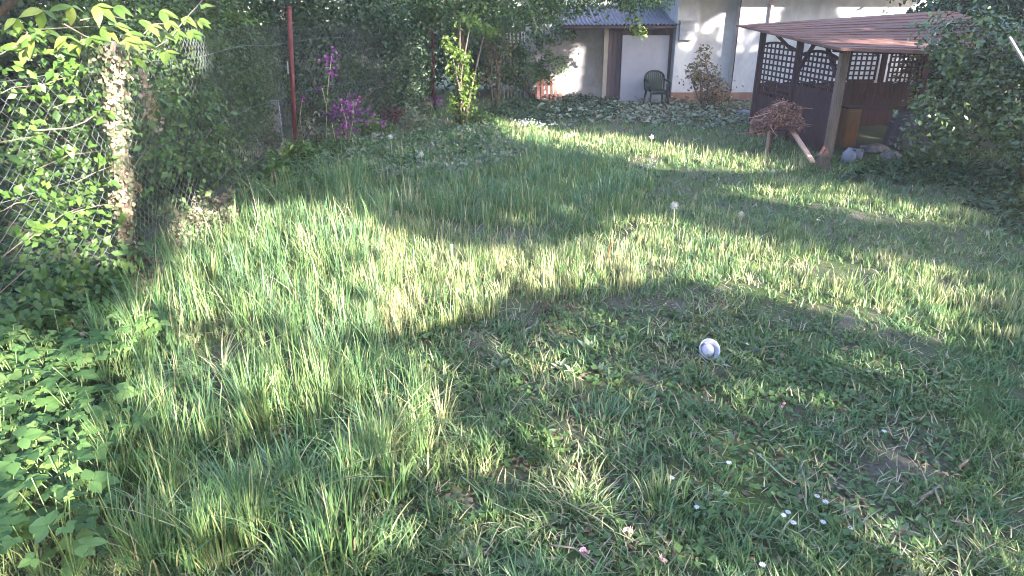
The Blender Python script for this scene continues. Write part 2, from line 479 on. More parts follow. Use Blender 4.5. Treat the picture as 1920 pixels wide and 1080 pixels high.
# corrugated roof, one sheet per strip
rx0, rx1 = sx(1050), sx(1266)
ns = 3
for k in range(ns):
    a, b = rx0 + (rx1 - rx0) * k / ns, rx0 + (rx1 - rx0) * (k + 1) / ns
    if k: a -= .05
    m = int((b - a) / .018)
    xs = np.linspace(a, b, m)
    zz = .022 * np.sin(xs * 2 * math.pi / .11) + .004 * k
    V = []; 
    for (yy, zb) in ((-.45, 2.12), (.5, 2.26), (2.0, 2.62)):
        V += [(x - 3.7, yy, zb + z) for x, z in zip(xs, zz)]
    F = [(r * m + i, r * m + i + 1, (r + 1) * m + i + 1, (r + 1) * m + i) for r in range(2) for i in range(m - 1)]
    me = bpy.data.meshes.new("roof_sheet"); me.from_pydata(V, [], F)
    o = link("roof_sheet", me, M['sheet'], shed)
    md = o.modifiers.new("thick", 'SOLIDIFY'); md.thickness = .006
mb = MB(); mb.box(((rx0 + rx1) / 2 - 3.7, -.36, 2.06), (rx1 - rx0 - .1, .06, .07)); mb.obj("fascia", M['shed_wood'], shed)

# pale board leaning on the shed
b0, b1 = sx(1167, SY - .3), sx(1255, SY - .3)
bt = sz(66, SY - .2)
bo = MB(); bo.box((0, 0, bt / 2), (b1 - b0, .035, bt)); 
o = bo.obj("panel_board", M['board'], None, bevel=.006, loc=((b0 + b1) / 2, SY - .28, 0), label="large pale grey board leaning upright against the shed, behind the chair", cat="board")
o.rotation_euler = (-.07, 0, 0)

# green plastic garden chair
chair = thing("garden_chair", "dark green plastic armchair in front of the pale board", "chair", (float(atY(1233, 150, 19.7)[0]), 19.7, 0), math.radians(188))
cw = .31
mb = MB(); mb.box((0, 0, .40), (.50, .46, .03)); mb.box((0, .22, .36), (.50, .025, .09)); mb.obj("seat", M['chair'], chair, bevel=.01)
for s in (-1, 1):
    for fy in (.22, -.22):
        mb = MB(); mb.tube([(s * .23, fy, .39), (s * .28, fy * 1.2, 0)], [.032, .024], 8); mb.obj("leg", M['chair'], chair)
    mb = MB(); mb.tube([(s * .27, .24, .40), (s * .30, .23, .62), (s * .30, .10, .655), (s * .29, -.22, .67)], [.022, .025, .03, .03], 8); mb.obj("armrest", M['chair'], chair, smooth=True)
# arched back with slots
mb = MB()
pts = []
for i in range(17):
    t = math.pi * i / 16
    pts.append((-.29 * math.cos(t) * (1 if abs(math.cos(t)) < .9 else 1), -.25 - .06 * math.sin(t), .62 + .29 * math.sin(t) ** .6))
mb.tube([(-.27, -.22, .40)] + pts + [(.27, -.22, .40)], .026, 8)
mb.obj("back_frame", M['chair'], chair, smooth=True)
for i in range(9):
    u = -.24 + .06 * i
    mb = MB(); mb.beam((u * .85, -.235, .41), (u, -.30, .62 + .265 * max(.05, 1 - (u / .29) ** 2) ** .4), .05, .012, (0, 1, 0)); mb.obj("back_slat", M['chair'], chair)

# paling fence between thicket and shed
pf = thing("paling_fence", "fence of narrow pale upright slats behind the shrub left of the shed", "fence", (.9, 21.6, 0))
for i in range(24):
    x = -1.25 + i * .105
    mb = MB(); mb.box((x, 0, .95 + random.uniform(-.05, .05)), (.05, .018, 1.9 + random.uniform(-.08, .08)), Matrix.Rotation(random.uniform(-.02, .02), 3, 'Y')); mb.obj("slat", M['slat'], pf)
mb = MB(); mb.box((0, .03, .5), (2.7, .03, .08)); mb.box((0, .03, 1.5), (2.7, .03, .08)); mb.obj("rail", M['slat'], pf)
# faded red pallet
pal = thing("pallet", "faded red wooden pallet leaning at the foot of the sunlit white wall", "pallet", (float(atY(1030, 165, 20.3)[0]), 20.3, .0), .1)
for i in range(6):
    mb = MB(); mb.box((-.32 + i * .125, -.03, .36), (.085, .02, .62), Matrix.Rotation(-.22, 3, 'X')); mb.obj("plank", M['terracotta'], pal)
mb = MB(); mb.box((0, .06, .2), (.78, .04, .07)); mb.box((0, -.0, .52), (.78, .04, .07)); mb.obj("rail", M['terracotta'], pal)

# ------------------------------------------------------------------ pergola
pg = thing("pergola", "dark wooden pergola with trellis sides and a sloping red brown roof", "pergola", (5.6, 12.2, 0))
ox, oy = 5.6, 12.2
def L(x, y, z): return (x - ox, y - oy, z)
RA, RB, RC, RD = np.array([5.02, 16.3, 2.16]), np.array([5.27, 11.6, 1.88]), np.array([9.6, 10.9, 1.74]), np.array([9.8, 16.5, 2.46])
def roof_at(u, v): return (RA * (1 - u) * (1 - v) + RB * (1 - u) * v + RC * u * v + RD * u * (1 - v))   # u left-right, v back-front
nb = 13
for i in range(nb):
    v0, v1 = i / nb, (i + 1.16) / nb
    mb = MB(); q = []
    for u in np.linspace(0, 1, 9):
        j = .012 * math.sin(u * 9 + i * 2.1) + .006 * math.sin(u * 31 + i)
        q.append((roof_at(u, v0), roof_at(u, min(v1 + .05 * j, 1.03)), j))
    vs = []; up = np.array([0, 0, 1.0])
    for a, b, j in q:
        vs += [L(*(a + up * .0)), L(*(b + up * (.018 + j * .6))), L(*(b - up * .03)), L(*(a - up * .035))]
    fs = []
    for k in range(len(q) - 1):
        o_ = 4 * k
        for e in range(4): fs.append((o_ + e, o_ + (e + 1) % 4, o_ + 4 + (e + 1) % 4, o_ + 4 + e))
    fs += [(3, 2, 1, 0), tuple(4 * (len(q) - 1) + e for e in range(4))]
    mb.add(vs, fs); mb.obj("roof_board", M['roofboard'], pg)
def beam(name, a, b, w, d, mat='wood_dark', up=(0, 0, 1)):
    mb = MB(); mb.beam(L(*a), L(*b), w, d, up); return mb.obj(name, M[mat], pg, bevel=.005)
def rz_at(x, y):
    u = (x - 5.1) / 4.5; v = (16.4 - y) / 5.0
    return float(roof_at(u, v)[2])
PFp, PMp, PBp, PRp, PCp = (5.66, 12.2), (5.60, 14.0), (5.48, 15.8), (9.3, 11.9), (9.3, 16.0)
beam("post", (*PFp, -.05), (*PFp, rz_at(*PFp) - .10), .135, .135, 'wood_post')
for p in (PMp, PBp, PRp, PCp): beam("post", (*p, -.05), (*p, rz_at(*p) - .08), .11, .11)
def rb(a, b, w=.09, d=.12): beam("roof_beam", (*a, rz_at(*a) - .07), (*b, rz_at(*b) - .07), w, d)
rb(PFp, PBp); rb((5.45, 12.2), PRp); rb(PBp, PCp)
for t in (.25, .5, .75):
    rb((5.66 + 3.6 * t, 12.0), (5.6 + 3.7 * t, 16.1), .06, .08)
# braces
beam("brace", (5.65, 12.9, rz_at(5.65, 12.9) - .12), (*PFp, 1.25), .06, .06)
beam("brace", (5.62, 13.4, rz_at(5.6, 13.4) - .12), (*PMp, 1.30), .06, .06)
beam("brace", (5.52, 15.1, rz_at(5.5, 15.1) - .12), (5.57, 14.3, 1.72), .05, .05)
def trellis(a, b, z0, z1a, z1b, arch, nv, nh, solid_z=None):
    """lattice between two plan points; the arched top rail rises by 'arch' in the middle"""
    a, b = np.array(a, float), np.array(b, float)
    def top(t): return z1a + (z1b - z1a) * t + arch * math.sin(math.pi * t)
    def P(t, z): q = a + (b - a) * t; return L(q[0], q[1], z)
    d = (b - a) / np.linalg.norm(b - a); nrm = (-d[1], d[0], 0)
    for i in range(nv + 1):
        t = i / nv
        mb = MB(); mb.beam(P(t, z0), P(t, top(t)), .045 if i in (0, nv) else .036, .02, nrm); mb.obj("slat", M['wood_dark'], pg)
    for i in range(nh):
        z = z0 + (max(z1a, z1b, (z1a + z1b) / 2 + arch) - z0) * i / nh
        ts = [t for t in np.linspace(0, 1, 41) if top(t) >= z]
        if len(ts) < 3: continue
        p, q = P(ts[0], z), P(ts[-1], z)
        mb = MB(); mb.beam(tuple(np.array(p) + np.array(nrm) * .013), tuple(np.array(q) + np.array(nrm) * .013), .036 if i else .05, .012, nrm); mb.obj("slat", M['wood_dark'], pg)
    mb = MB()
    mb.tube([P(t, top(t)) for t in np.linspace(0, 1, 13)], .028, 6); mb.obj("top_rail", M['wood_dark'], pg)
    if solid_z is not None:
        m = max(4, int(np.linalg.norm(b - a) / .14))
        for i in range(m):
            mb = MB(); mb.beam(P((i + .5) / m, .02), P((i + .5) / m, z0 - .01 - .02 * random.random()), np.linalg.norm(b - a) / m - .008, .018, nrm); mb.obj("plank", M['wood_dark'], pg)
trellis((5.655, 12.32), (5.61, 13.9), 1.08, 1.66, 1.66, .10, 9, 7, 0)
trellis((5.595, 14.1), (5.485, 15.7), .72, 1.72, 1.78, .08, 8, 10, 0)
trellis((7.55, 15.95), (8.15, 15.95), 1.0, 1.74, 1.55, .02, 5, 7, 0)
trellis((8.42, 15.9), (9.2, 15.9), .62, 1.62, 1.55, .03, 8, 9, 0)
beam("post", (8.30, 15.95, -.05), (8.30, 15.95, rz_at(8.3, 15.95) - .1), .1, .1)
mb = MB(); mb.beam(L(8.18, 15.98, .9), L(8.18, 15.98, 2.0), .06, .03); mb.obj("pale_batten", M['white'], pg)
# dark infill at the far side of the pergola
for i in range(30):
    x = 5.6 + i * .145
    if x > 9.25: break
    mb = MB(); mb.beam(L(x, 15.9, 0), L(x, 15.9, .95 + .02 * (i % 3)), .135, .02, (0, 1, 0)); mb.obj("plank", M['wood_dark'], pg)

# things kept under the pergola
bench = thing("bench", "dark wooden bench in the shade under the pergola roof", "bench", (7.75, 14.2, 0))
for i in range(4):
    mb = MB(); mb.box((0, -.2 + i * .125, .62), (1.9, .1, .04)); mb.obj("slat", M['wood_dark'], bench)
for s in (-1, 1):
    for y in (-.18, .18):
        mb = MB(); mb.box((s * .85, y, .3), (.07, .07, .6)); mb.obj("leg", M['wood_dark'], bench)
ob = thing("cupboard", "orange brown wooden cupboard standing under the pergola behind the front post", "cupboard", (*atY(1597, 260, 13.2)[:2], 0), .15)
mb = MB(); mb.box((0, .2, .36), (.28, .3, .72)); mb.obj("body", M['orange'], ob, bevel=.005)
mb = MB(); mb.box((0, .04, .36), (.24, .018, .62)); mb.obj("door", M['orange'], ob, bevel=.004)
mb = MB(); mb.box((0, .2, .735), (.33, .36, .03)); mb.obj("top", M['wood_dark'], ob, bevel=.004)
ct = thing("covered_table", "small table draped with a dull grey cloth at the right under the pergola", "table", (*atY(1705, 260, 13.0)[:2], 0), .1)
n = 60; mbx = MB(); vs = []; fs = []
for r, (rad, z) in enumerate(((.0, .72), (.26, .715), (.30, .69), (.33, .40), (.36, .05))):
    for k in range(n):
        a = 2 * math.pi * k / n
        sq = 1 / max(abs(math.cos(a)), abs(math.sin(a))) ** .8
        rr = rad * sq * (1 + (.05 * math.sin(9 * a) + .04 * math.sin(5 * a + 1)) * (r > 2) * (r - 1) * .5)
        vs.append((rr * math.cos(a), rr * math.sin(a) * .8, z + .01 * math.sin(3 * a)))
for r in range(4):
    for k in range(n): fs.append((r * n + k, r * n + (k + 1) % n, (r + 1) * n + (k + 1) % n, (r + 1) * n + k))
mbx.add(vs, fs); mbx.obj("cloth", M['cloth'], ct, smooth=True)
mb = MB(); mb.box((0, 0, .66), (.42, .34, .03))
mb.obj("table_top", M['wood_dark'], ct)

def rock(name, mat, r, loc, seed, **kw):
    import bmesh
    bm = bmesh.new(); bmesh.ops.create_icosphere(bm, subdivisions=3, radius=1)
    for v in bm.verts:
        k = 1 + .28 * mnoise.noise(v.co * 1.3 + Vector((seed, 0, 0))) + .10 * mnoise.noise(v.co * 4 + Vector((0, seed, 0)))
        v.co = Vector((v.co.x * r[0] * k, v.co.y * r[1] * k, v.co.z * r[2] * k))
    me = bpy.data.meshes.new(name); bm.to_mesh(me); bm.free()
    return link(name, me, mat, None, loc, **kw)
rock("stone", M['stone'], (.26, .16, .09), (*at(1640, 285)[:2], .06), 3, label="flat grey stone lying right of the orange cupboard", cat="stone")
rock("stone", M['stone'], (.17, .14, .11), (*at(1668, 298)[:2], .06), 9, label="small rounded grey stone in front of the draped table", cat="stone")
# two dull white jugs and a pot in a stack by the post
for i, (px, py, r, h, lab) in enumerate(((1589, 306, .11, .26, "dull white plastic jug on the ground right of the pergola post"),
                                          (1606, 300, .085, .20, "smaller dull white plastic jug behind the first one"))):
    p = at(px, py)
    j = thing("jug", lab, "jug", (p[0], p[1], float(gz(p[0], p[1]))))
    mb = MB(); mb.lathe([(.001, 0), (r, .005), (r * 1.04, h * .3), (r, h * .62), (r * .55, h * .8), (r * .36, h * .86), (r * .36, h * .97), (.001, h * .98)], 18); mb.obj("body", M['plastic_white'], j, smooth=True)
    mb = MB(); mb.tube([(r * .4, 0, h * .9), (r * .95, 0, h * .88), (r * 1.15, 0, h * .7), (r * .97, 0, h * .5)], .012, 6); mb.obj("handle", M['plastic_white'], j, smooth=True)
p = at(1397, 218)
bag = rock("plastic_bag", M['plastic_white'], (.22, .12, .085), (p[0], p[1], .07), 21, label="crumpled bluish white plastic bag left of the brushwood heap", cat="bag")

# ------------------------------------------------------------------ brushwood heap on a wheelbarrow-like trestle
hp = atY(1456, 245, 12.5)
bw = thing("brushwood_heap", "heap of dry reddish brown twigs on two short wooden legs beside the pergola", "brushwood", (hp[0], hp[1], 0))
nt_ = 430
HB = np.array([(-.12, 0, .62, .34, .3, .24), (.2, .05, .70, .26, .25, .22), (-.3, .05, .50, .2, .2, .2), (.02, -.1, .88, .22, .2, .12), (.3, -.05, .55, .16, .18, .16)])
def heap_points(n):
    ids = rng.choice(5, n, p=[.36, .24, .16, .12, .12])
    return HB[ids, :3] + unit(n) * (rng.random((n, 1)) ** .5) * HB[ids, 3:]
P = heap_points(nt_)
mb = MB()
for p in P:
    d = unit(1)[0] * np.array([1, .8, .45]) + np.array([0, 0, -.2]); Lh = random.choice([.07, .1, .12, .16, .2, .28])
    q = p + d * Lh; mid = (p + q) / 2 + unit(1)[0] * .03
    mb.tube([p - d * Lh * .4, mid, q], [.008, .006, .003], 4, tint=random.random() ** 1.4, cap=False)
mb.obj("twigs", M['dry'], bw, kind='stuff')
P2 = heap_points(1300)
link("dry_leaves", leaf_mesh("dry_leaves", P2, unit(1300), rng.uniform(.03, .10, 1300), rng.random(1300), .55), M['leaf_dryred'], bw, kind='stuff')
for (a, b) in (((-.18, -.1, .60), (-.21, -.22, 0)), ((.02, .2, .6), (.0, .26, 0))):
    mb = MB(); mb.beam(a, b, .055, .05); mb.obj("leg", M['wood_post'], bw, bevel=.004)
mb = MB(); mb.box((0, 0, .50), (.55, .45, .05)); mb.obj("shelf", M['wood_dark'], bw)
pa, pb = atY(1484, 243, 12.55), at(1524, 304, .12)
pl = thing("leaning_plank", "sunlit pinkish plank leaning from the twig heap down to the stump", "plank", tuple(pb))
mb = MB(); mb.beam((0, 0, 0), tuple(pa - pb), .075, .04); mb.obj("plank", M['plank'], pl, bevel=.004)
mb = MB(); mb.beam(tuple((pa - pb) * .02 + np.array([.028, .05, .02])), tuple((pa - pb) * .95 + np.array([.03, .05, .02])), .03, .03); mb.obj("batten", M['plank'], pl, bevel=.003)
sp = at(1541, 312)
st = thing("tree_stump", "dark red brown stump with a split top at the foot of the plank", "stump", (sp[0], sp[1], float(gz(sp[0], sp[1]))))
mb = MB(); mb.lathe([(.17, -.03), (.13, .05), (.115, .14), (.12, .2), (.09, .22), (.001, .215)], 16)
mb.v = [(x * (1 + .22 * mnoise.noise(Vector((x * 14, y * 14, z * 5)))), y * (1 + .22 * mnoise.noise(Vector((x * 14 + 5, y * 14, z * 5)))), z + .03 * mnoise.noise(Vector((x * 20, y * 20, 3)))) for x, y, z in mb.v]
mb.obj("trunk", M['bark'], st)
for (dx, dy, h, r) in ((-.04, 0, .17, .3), (.05, .02, .12, -.3), (.0, -.04, .09, .1)):
    mb = MB(); mb.box((dx, dy, .19 + h / 2), (.05, .045, h), Matrix.Rotation(r, 3, 'Y') @ Matrix.Rotation(dx * 9, 3, 'Z'), taper=.75); mb.obj("splinter", M['bark_red'], st)

# ------------------------------------------------------------------ chain link fence on the left
F0, F1, F2, F3 = np.array([-4.75, 2.3]), np.array([-3.74, 6.22]), np.array([-4.05, 12.72]), np.array([-2.2, 18.8])
fence = thing("chain_link_fence", "sagging chain link fence overgrown with creepers along the left edge", "fence", (F1[0], F1[1], 0))
f0 = np.array([F1[0], F1[1], 0])
def fence_pt(s):
    segs = [(F0, F1), (F1, F2), (F2, F3)]
    for a, b in segs:
        Ls = np.linalg.norm(b - a)
        if s <= Ls or b is F3: return a + (b - a) * min(s / Ls, 1)
        s -= Ls
Ltot = sum(np.linalg.norm(b - a) for a, b in ((F0, F1), (F1, F2), (F2, F3)))
def fence_mesh(name, s0, s1, cell_w, cell_h, wire, H=1.95):
    n = int((s1 - s0) / cell_w * 2)
    nz = int(H / (cell_h / 2))
    mb_v = []; mb_f = []
    for i in range(n):
        side = 1 if i % 2 else -1
        zz = np.arange(nz + 1) * cell_h / 2 + .03
        zig = ((np.arange(nz + 1) + (i % 2)) % 2)
        ss = s0 + (i + zig) * cell_w / 2
        q = np.array([fence_pt(s) for s in ss])
        sag = .035 * np.sin(ss * 1.9 + zz * 1.3) + .02 * np.sin(zz * 4 + ss * 3) - .05 * np.sin(np.clip(zz / H, 0, 1) * math.pi)
        pts = np.stack([q[:, 0] + sag + side * .002, q[:, 1], zz + .02 * np.sin(ss * 2.3)], 1) - f0
        d = np.gradient(pts, axis=0); d /= np.linalg.norm(d, axis=1, keepdims=True)
        e1 = np.cross(d, np.array([1.0, 0, 0])); e1 /= np.linalg.norm(e1, axis=1, keepdims=True); e2 = np.cross(d, e1)
        b = len(mb_v) * 3 * (nz + 1)
        ring = np.stack([pts + e1 * wire * math.cos(a) + e2 * wire * math.sin(a) for a in (0, 2.09, 4.19)], 1)
        mb_v.append(ring.reshape(-1, 3))
        k = (np.arange(nz) * 3)[:, None]
        for c in range(3):
            c2 = (c + 1) % 3
            mb_f.append(np.concatenate([k + c, k + c2, k + 3 + c2, k + 3 + c], 1) + b)
    V = np.concatenate(mb_v, 0); F = np.concatenate(mb_f, 0)
    o = link(name, tri_mesh(name, V, F), M['galv'], fence)
fence_mesh("wire_mesh", 0.0, 4.05, .125, .122, .0038)
fence_mesh("wire_mesh", 4.06, Ltot - .4, .12, .122, .0038, 2.25)
for z in (.25, 1.05, 1.93):
    mb = MB(); mb.tube([tuple(np.array([*fence_pt(s), z + .03 * math.sin(s * 1.7)]) - f0) for s in np.linspace(0, Ltot, 40)], .003, 4); mb.obj("tension_wire", M['galv'], fence)
top = atY(207, 78, 6.22)
mb = MB(); mb.tube([(0, 0, -.1), tuple(np.array([top[0], 6.22, 2.18]) - f0)], [.05, .045], 10); mb.obj("post", M['wood_post'], fence, smooth=True, label="post wrapped in pale ivy nearest the viewer")
t = atY(540, 15, 12.72)
b = np.array([F2[0], F2[1], -.1])
mb = MB(); mb.tube([tuple(b - f0), tuple(np.array([t[0] + .02, 12.72, 2.48]) - f0)], [.043, .04], 12); mb.lathe([(.042, 0), (.045, .02), (.025, .035), (.001, .04)], 12, tuple(np.array([t[0] + .02, 12.72, 2.48]) - f0)); mb.obj("post", M['rust'], fence, smooth=True, label="bare rusty red steel post")
mb = MB(); mb.tube([tuple(np.array([F2[0] + .06, F2[1] - .06, 1.40]) - f0), tuple(np.array([F2[0] + .075, F2[1] - .07, 1.62]) - f0)], .012, 6); mb.obj("wire_clamp", M['white'], fence)
t = atY(807, 10, 18.6)
mb = MB(); mb.tube([tuple(np.array([t[0], 18.6, -.1]) - f0), tuple(np.array([t[0] + .03, 18.6, 2.6]) - f0)], .035, 10); mb.obj("post", M['rust'], fence, smooth=True, label="thin rusty post at the far end of the fence")
# grey slab behind the fence
p = atY(492, 225, 13.4)
mb = MB(); mb.box((0, 0, .42), (.62, .08, .84)); mb.obj("grey_slab", M['slab'], None, bevel=.01, loc=(p[0], p[1] + .15, 0), label="upright grey slab behind the fence left of the red post", cat="slab")

# ------------------------------------------------------------------ made-up unseen trees behind the viewer, added to throw the lawn shade
# leaves fill a shade mask; its empty polygons let through the bands of light
PD = np.array([-SUN_AZ[1], SUN_AZ[0]])          # across the sun's direction
S_ROW = 8.5
TE = math.tan(SUN_EL)
def to_ph(P):
    P = np.atleast_2d(P)
    p = P[:, 0] * PD[0] + P[:, 1] * PD[1]
    s = P[:, 0] * SUN_AZ[0] + P[:, 1] * SUN_AZ[1]
    return p, P[:, 2] + (S_ROW - s) * TE
gaps = []; soft = []; solid_ = []
def solid_Y(pts, Y):
    p, h = to_ph(np.array([atY(x, y, Y) for x, y in pts])); solid_.append(list(zip(p, h)))
def soft_ground(pts, q, z=.12):
    p, h = to_ph(np.array([at(x, y, z) for x, y in pts])); soft.append((list(zip(p, h)), q))
def gap_ground(pts, z=.12):
    p, h = to_ph(np.array([at(x, y, z) for x, y in pts])); gaps.append(list(zip(p, h)))
def gap_Y(pts, Y):
    p, h = to_ph(np.array([atY(x, y, Y) for x, y in pts])); gaps.append(list(zip(p, h)))
def gap_X(pts, X):
    p, h = to_ph(np.array([atX(x, y, X) for x, y in pts])); gaps.append(list(zip(p, h)))
gap_ground([(300, 470), (430, 385), (560, 372), (650, 385), (740, 412), (900, 447), (1060, 452), (1140, 440), (1185, 382), (1300, 393), (1450, 424), (1560, 450), (1700, 474), (1800, 484), (1990, 518), (1990, 655),
            (1800, 622), (1700, 604), (1600, 574), (1540, 548), (1400, 535), (1250, 530), (1120, 545), (1000, 566), (900, 596), (760, 640), (600, 640), (480, 600), (380, 590), (250, 560)], .22)
gap_ground([(915, 222), (1000, 221), (1060, 239), (1200, 251), (1330, 274), (1480, 279), (1550, 312), (1400, 321), (1250, 310), (1100, 279), (940, 253)], .12)
gap_ground([(1370, 338), (1560, 342), (1720, 379), (1870, 410), (1850, 424), (1720, 414), (1560, 380), (1400, 363)], .1)
gap_Y([(825, 25), (870, 10), (905, 60), (905, 130), (905, 215), (850, 215), (820, 120)], 15.6)
gap_Y([(1264, 76), (1300, 60), (1297, 16), (1307, 12), (1307, 80), (1300, 92), (1264, 112)], HY)
gap_Y([(1264, 119), (1292, 106), (1264, 138)], HY)
for q in ([(1328, 3), (1362, 0), (1362, 6), (1328, 13)], [(1325, 34), (1362, 29), (1362, 41), (1315, 51)], [(1310, 53), (1362, 50), (1362, 63), (1310, 67)],
          [(1312, 70), (1362, 66), (1362, 75), (1312, 81)], [(1320, 86), (1362, 81), (1362, 87), (1325, 93)], [(1330, 100), (1362, 97), (1362, 104), (1335, 106)]):
    gap_Y(q, HY + .3)
gap_Y([(1379, 0), (1470, 0), (1470, 40), (1379, 58)], HY)
for q in ([(1379, 62), (1425, 56), (1425, 68), (1379, 73)], [(1379, 76), (1425, 71), (1425, 82), (1379, 86)], [(1379, 89), (1427, 84), (1427, 96), (1379, 102)]):
    gap_Y(q, HY)
gap_Y([(1070, 90), (1110, 84), (1128, 104), (1130, 156), (1085, 174), (1030, 192), (996, 190), (996, 140), (1040, 138), (1062, 118)], SY + .45)
gap_Y([(1060, 82), (1098, 74), (1100, 79), (1062, 89)], SY + .45)
gap_Y([(985, 45), (1050, 40), (1050, 75), (985, 90)], 21.5)
gap_Y([(1105, -10), (1255, -10), (1255, 14), (1105, 14)], 23.3)
gap_Y([(1578, 62), (1760, 45), (1760, 120), (1640, 105), (1572, 96)], 12.4)
gap_Y([(1468, 225), (1500, 235), (1535, 310), (1515, 312)], 12.5)
gap_Y([(1440, 225), (1462, 220), (1470, 250), (1442, 256)], 12.7)
gap_X([(-40, -10), (415, -10), (415, 110), (280, 125), (262, 330), (262, 520), (160, 500), (60, 470), (-40, 470)], -3.55)
gap_ground([(300, 380), (350, 340), (430, 380), (420, 430), (330, 450)], .3)
gap_ground([(160, 560), (260, 555), (330, 640), (260, 650)], .3)

soft_ground([(640, 640), (780, 640), (830, 740), (860, 840), (760, 880), (640, 800)], .22)
soft_ground([(930, 800), (1060, 830), (1240, 880), (1280, 960), (1180, 1000), (1000, 980), (880, 940), (860, 860)], .30)
soft_ground([(-60, 640), (110, 650), (200, 720), (200, 880), (100, 960), (-60, 1000)], .16, .3)
solid_Y([(1575, 165), (1760, 165), (1760, 262), (1575, 262)], 15.9)
solid_Y([(1560, 215), (1760, 200), (1760, 315), (1560, 315)], 13.2)
solid_Y([(1138, 30), (1262, 30), (1262, 200), (1122, 200)], SY - .2)
solid_Y([(1310, 108), (1425, 106), (1425, 180), (1310, 180)], HY)
soft_ground([(200, 590), (700, 590), (780, 760), (560, 880), (260, 780)], .12, .25)
soft_ground([(1020, 625), (1170, 625), (1170, 730), (1020, 730)], .05)
def shade_casters():
    n = 520000
    p = rng.uniform(-8, 19.5, n); h = rng.uniform(.7, 13.0, n)
    keep = np.ones(n, bool)
    lit = np.zeros(n, bool)
    pj = p + .16 * (fnoise(p, h * 2, .8, 21) - .5) + rng.normal(0, .07, n)
    hj = h + .09 * (fnoise(p, h * 2, .7, 27) - .5) + rng.normal(0, .035, n)
    for g in gaps: lit |= inpoly(pj, hj, g)
    keep &= ~lit | (rng.random(n) < .012)
    # dapples: leaves thinned by noise to let spots of sun through
    f = fnoise(p * 1.0, h * 1.6, 1.1, 5)
    near = h < (S_ROW + 5.3) * TE
    lo = np.where(near, .93, .86)
    keep &= (f < lo) | (rng.random(n) < .12)
    sol = np.zeros(n, bool)
    for g in solid_: sol |= inpoly(p, h, g)
    for g, q_ in soft:
        g = np.array(g); lo_, hi_ = g.min(0), g.max(0); cc, rr_ = (lo_ + hi_) / 2, (hi_ - lo_) / 2
        d_ = np.hypot((p - cc[0]) / rr_[0], (h - cc[1]) / rr_[1]) + .7 * (fnoise(p, h * 2.5, .7, 9) - .5)
        keep &= rng.random(n) < q_ + (1 - q_) * np.clip((d_ - .35) / .8, 0, 1)
    # lower leaves thinned so more sun leaks onto the foreground
    left = np.clip((5.4 - p) / 2.4, 0, 1)
    lim = (S_ROW + 5.3 + 2.2 * np.clip((1.6 - p) / .6, 0, 1)) * TE
    back = np.clip((lim - h) / .55, 0, 1)
    low = np.clip(((S_ROW + 4.0) * TE - h) / 1.1, 0, 1)
    q = np.where(near, .44, .62) * (1 - back) + back * (.35 + .06 * low - .23 * left + .10 * (fnoise(p, h * 2, .9, 12) - .5) + .10 * (fnoise(p, h * 2, .35, 15) - .5))
    keep &= rng.random(n) < q
    keep |= sol & (rng.random(n) < .5)
    p, h = p[keep], h[keep]
    off = rng.uniform(-1.2, 1.2, len(p))
    s = S_ROW + off
    P = np.stack([p * PD[0] + s * SUN_AZ[0], p * PD[1] + s * SUN_AZ[1], h + off * TE], 1)
    N = norm(sun_dir[None] * .9 + unit(len(P)) * .8)
    size = rng.uniform(.13, .21, len(P))
    labels = ["tall lime tree with a wide dense crown, outermost left of the row behind the viewer", "broad leafy tree standing behind the viewer with low boughs",
              "leafy tree behind the viewer whose crown has a wide gap", "tall tree right of the viewer with a loose crown",
              "dense tree at the right edge of the garden out of view", "last tree of the row, tallest, beyond the right hedge"]
    edges = np.linspace(-8, 19.5, 7)
    for i in range(6):
        m = (p >= edges[i]) & (p < edges[i + 1])
        pc = [-5.7, -2.6, 7.3, 8.1, 13.2, 19.0][i]
        bx, by = pc * PD[0] + S_ROW * SUN_AZ[0], pc * PD[1] + S_ROW * SUN_AZ[1]
        t = thing("shade_tree", labels[i], "tree", (bx, by, 0))  # unseen blocker, added only for its shadow
        o = np.array([bx, by, 0])
        link("crown", leaf_mesh("crown", P[m] - o, N[m], size[m], rng.random(m.sum()), .75), M['leaf_mid'], t, kind='stuff')
        trunk("trunk", M['bark'], t, [([(0, 0, -.1), (.05, .1, 3), (.0, .1, 7), (.1, 0, 11)], .22, .05)])
shade_casters()

# ------------------------------------------------------------------ lawn and tall grass
FENCE_X = lambda y: np.interp(y, [2.3, 6.22, 12.72, 18.8, 30], [-4.75, -3.74, -4.05, -2.2, -2.0])
TALL_L = gpoly([(215, 590), (300, 500), (420, 440), (470, 380), (560, 350), (700, 330), (720, 420), (740, 640), (770, 760), (800, 900), (640, 1085), (240, 1085), (190, 900), (210, 760)])
TALL_C = gpoly([(640, 420), (720, 420), (900, 465), (1060, 470), (1190, 490), (1190, 540), (1040, 575), (900, 610), (760, 650), (640, 660)])
TALL_B = gpoly([(560, 330), (660, 285), (760, 255), (940, 250), (1200, 320), (1230, 400), (1100, 440), (900, 430), (700, 400)])
BARE = [(405, 660, 60), (400, 740, 50), (980, 580, 60), (1420, 850, 90), (1600, 900, 80), (420, 900, 60), (1230, 720, 50), (740, 960, 40), (1250, 590, 50), (1130, 730, 45), (1580, 510, 60), (1450, 940, 60), (1700, 860, 60), (1640, 980, 50), (1120, 1040, 60), (1060, 1000, 40), (960, 900, 40), (870, 940, 40), (1180, 990, 45), (900, 640, 45), (560, 900, 45), (1180, 590, 60), (1340, 760, 40)]
BARE = [(*gpt(x, y)[:2], r) for x, y, r in BARE]
def bare_mask(X, Y):
    m = np.zeros(len(X), bool)
    for bx, by, r in BARE:
        rr = 1.25 * r / 1274 * math.hypot(by, 2.4)
        m |= ((X - bx) / rr) ** 2 + ((Y - by) / (rr * 1.3)) ** 2 < rng.uniform(.3, 1.2, len(X))
    return m
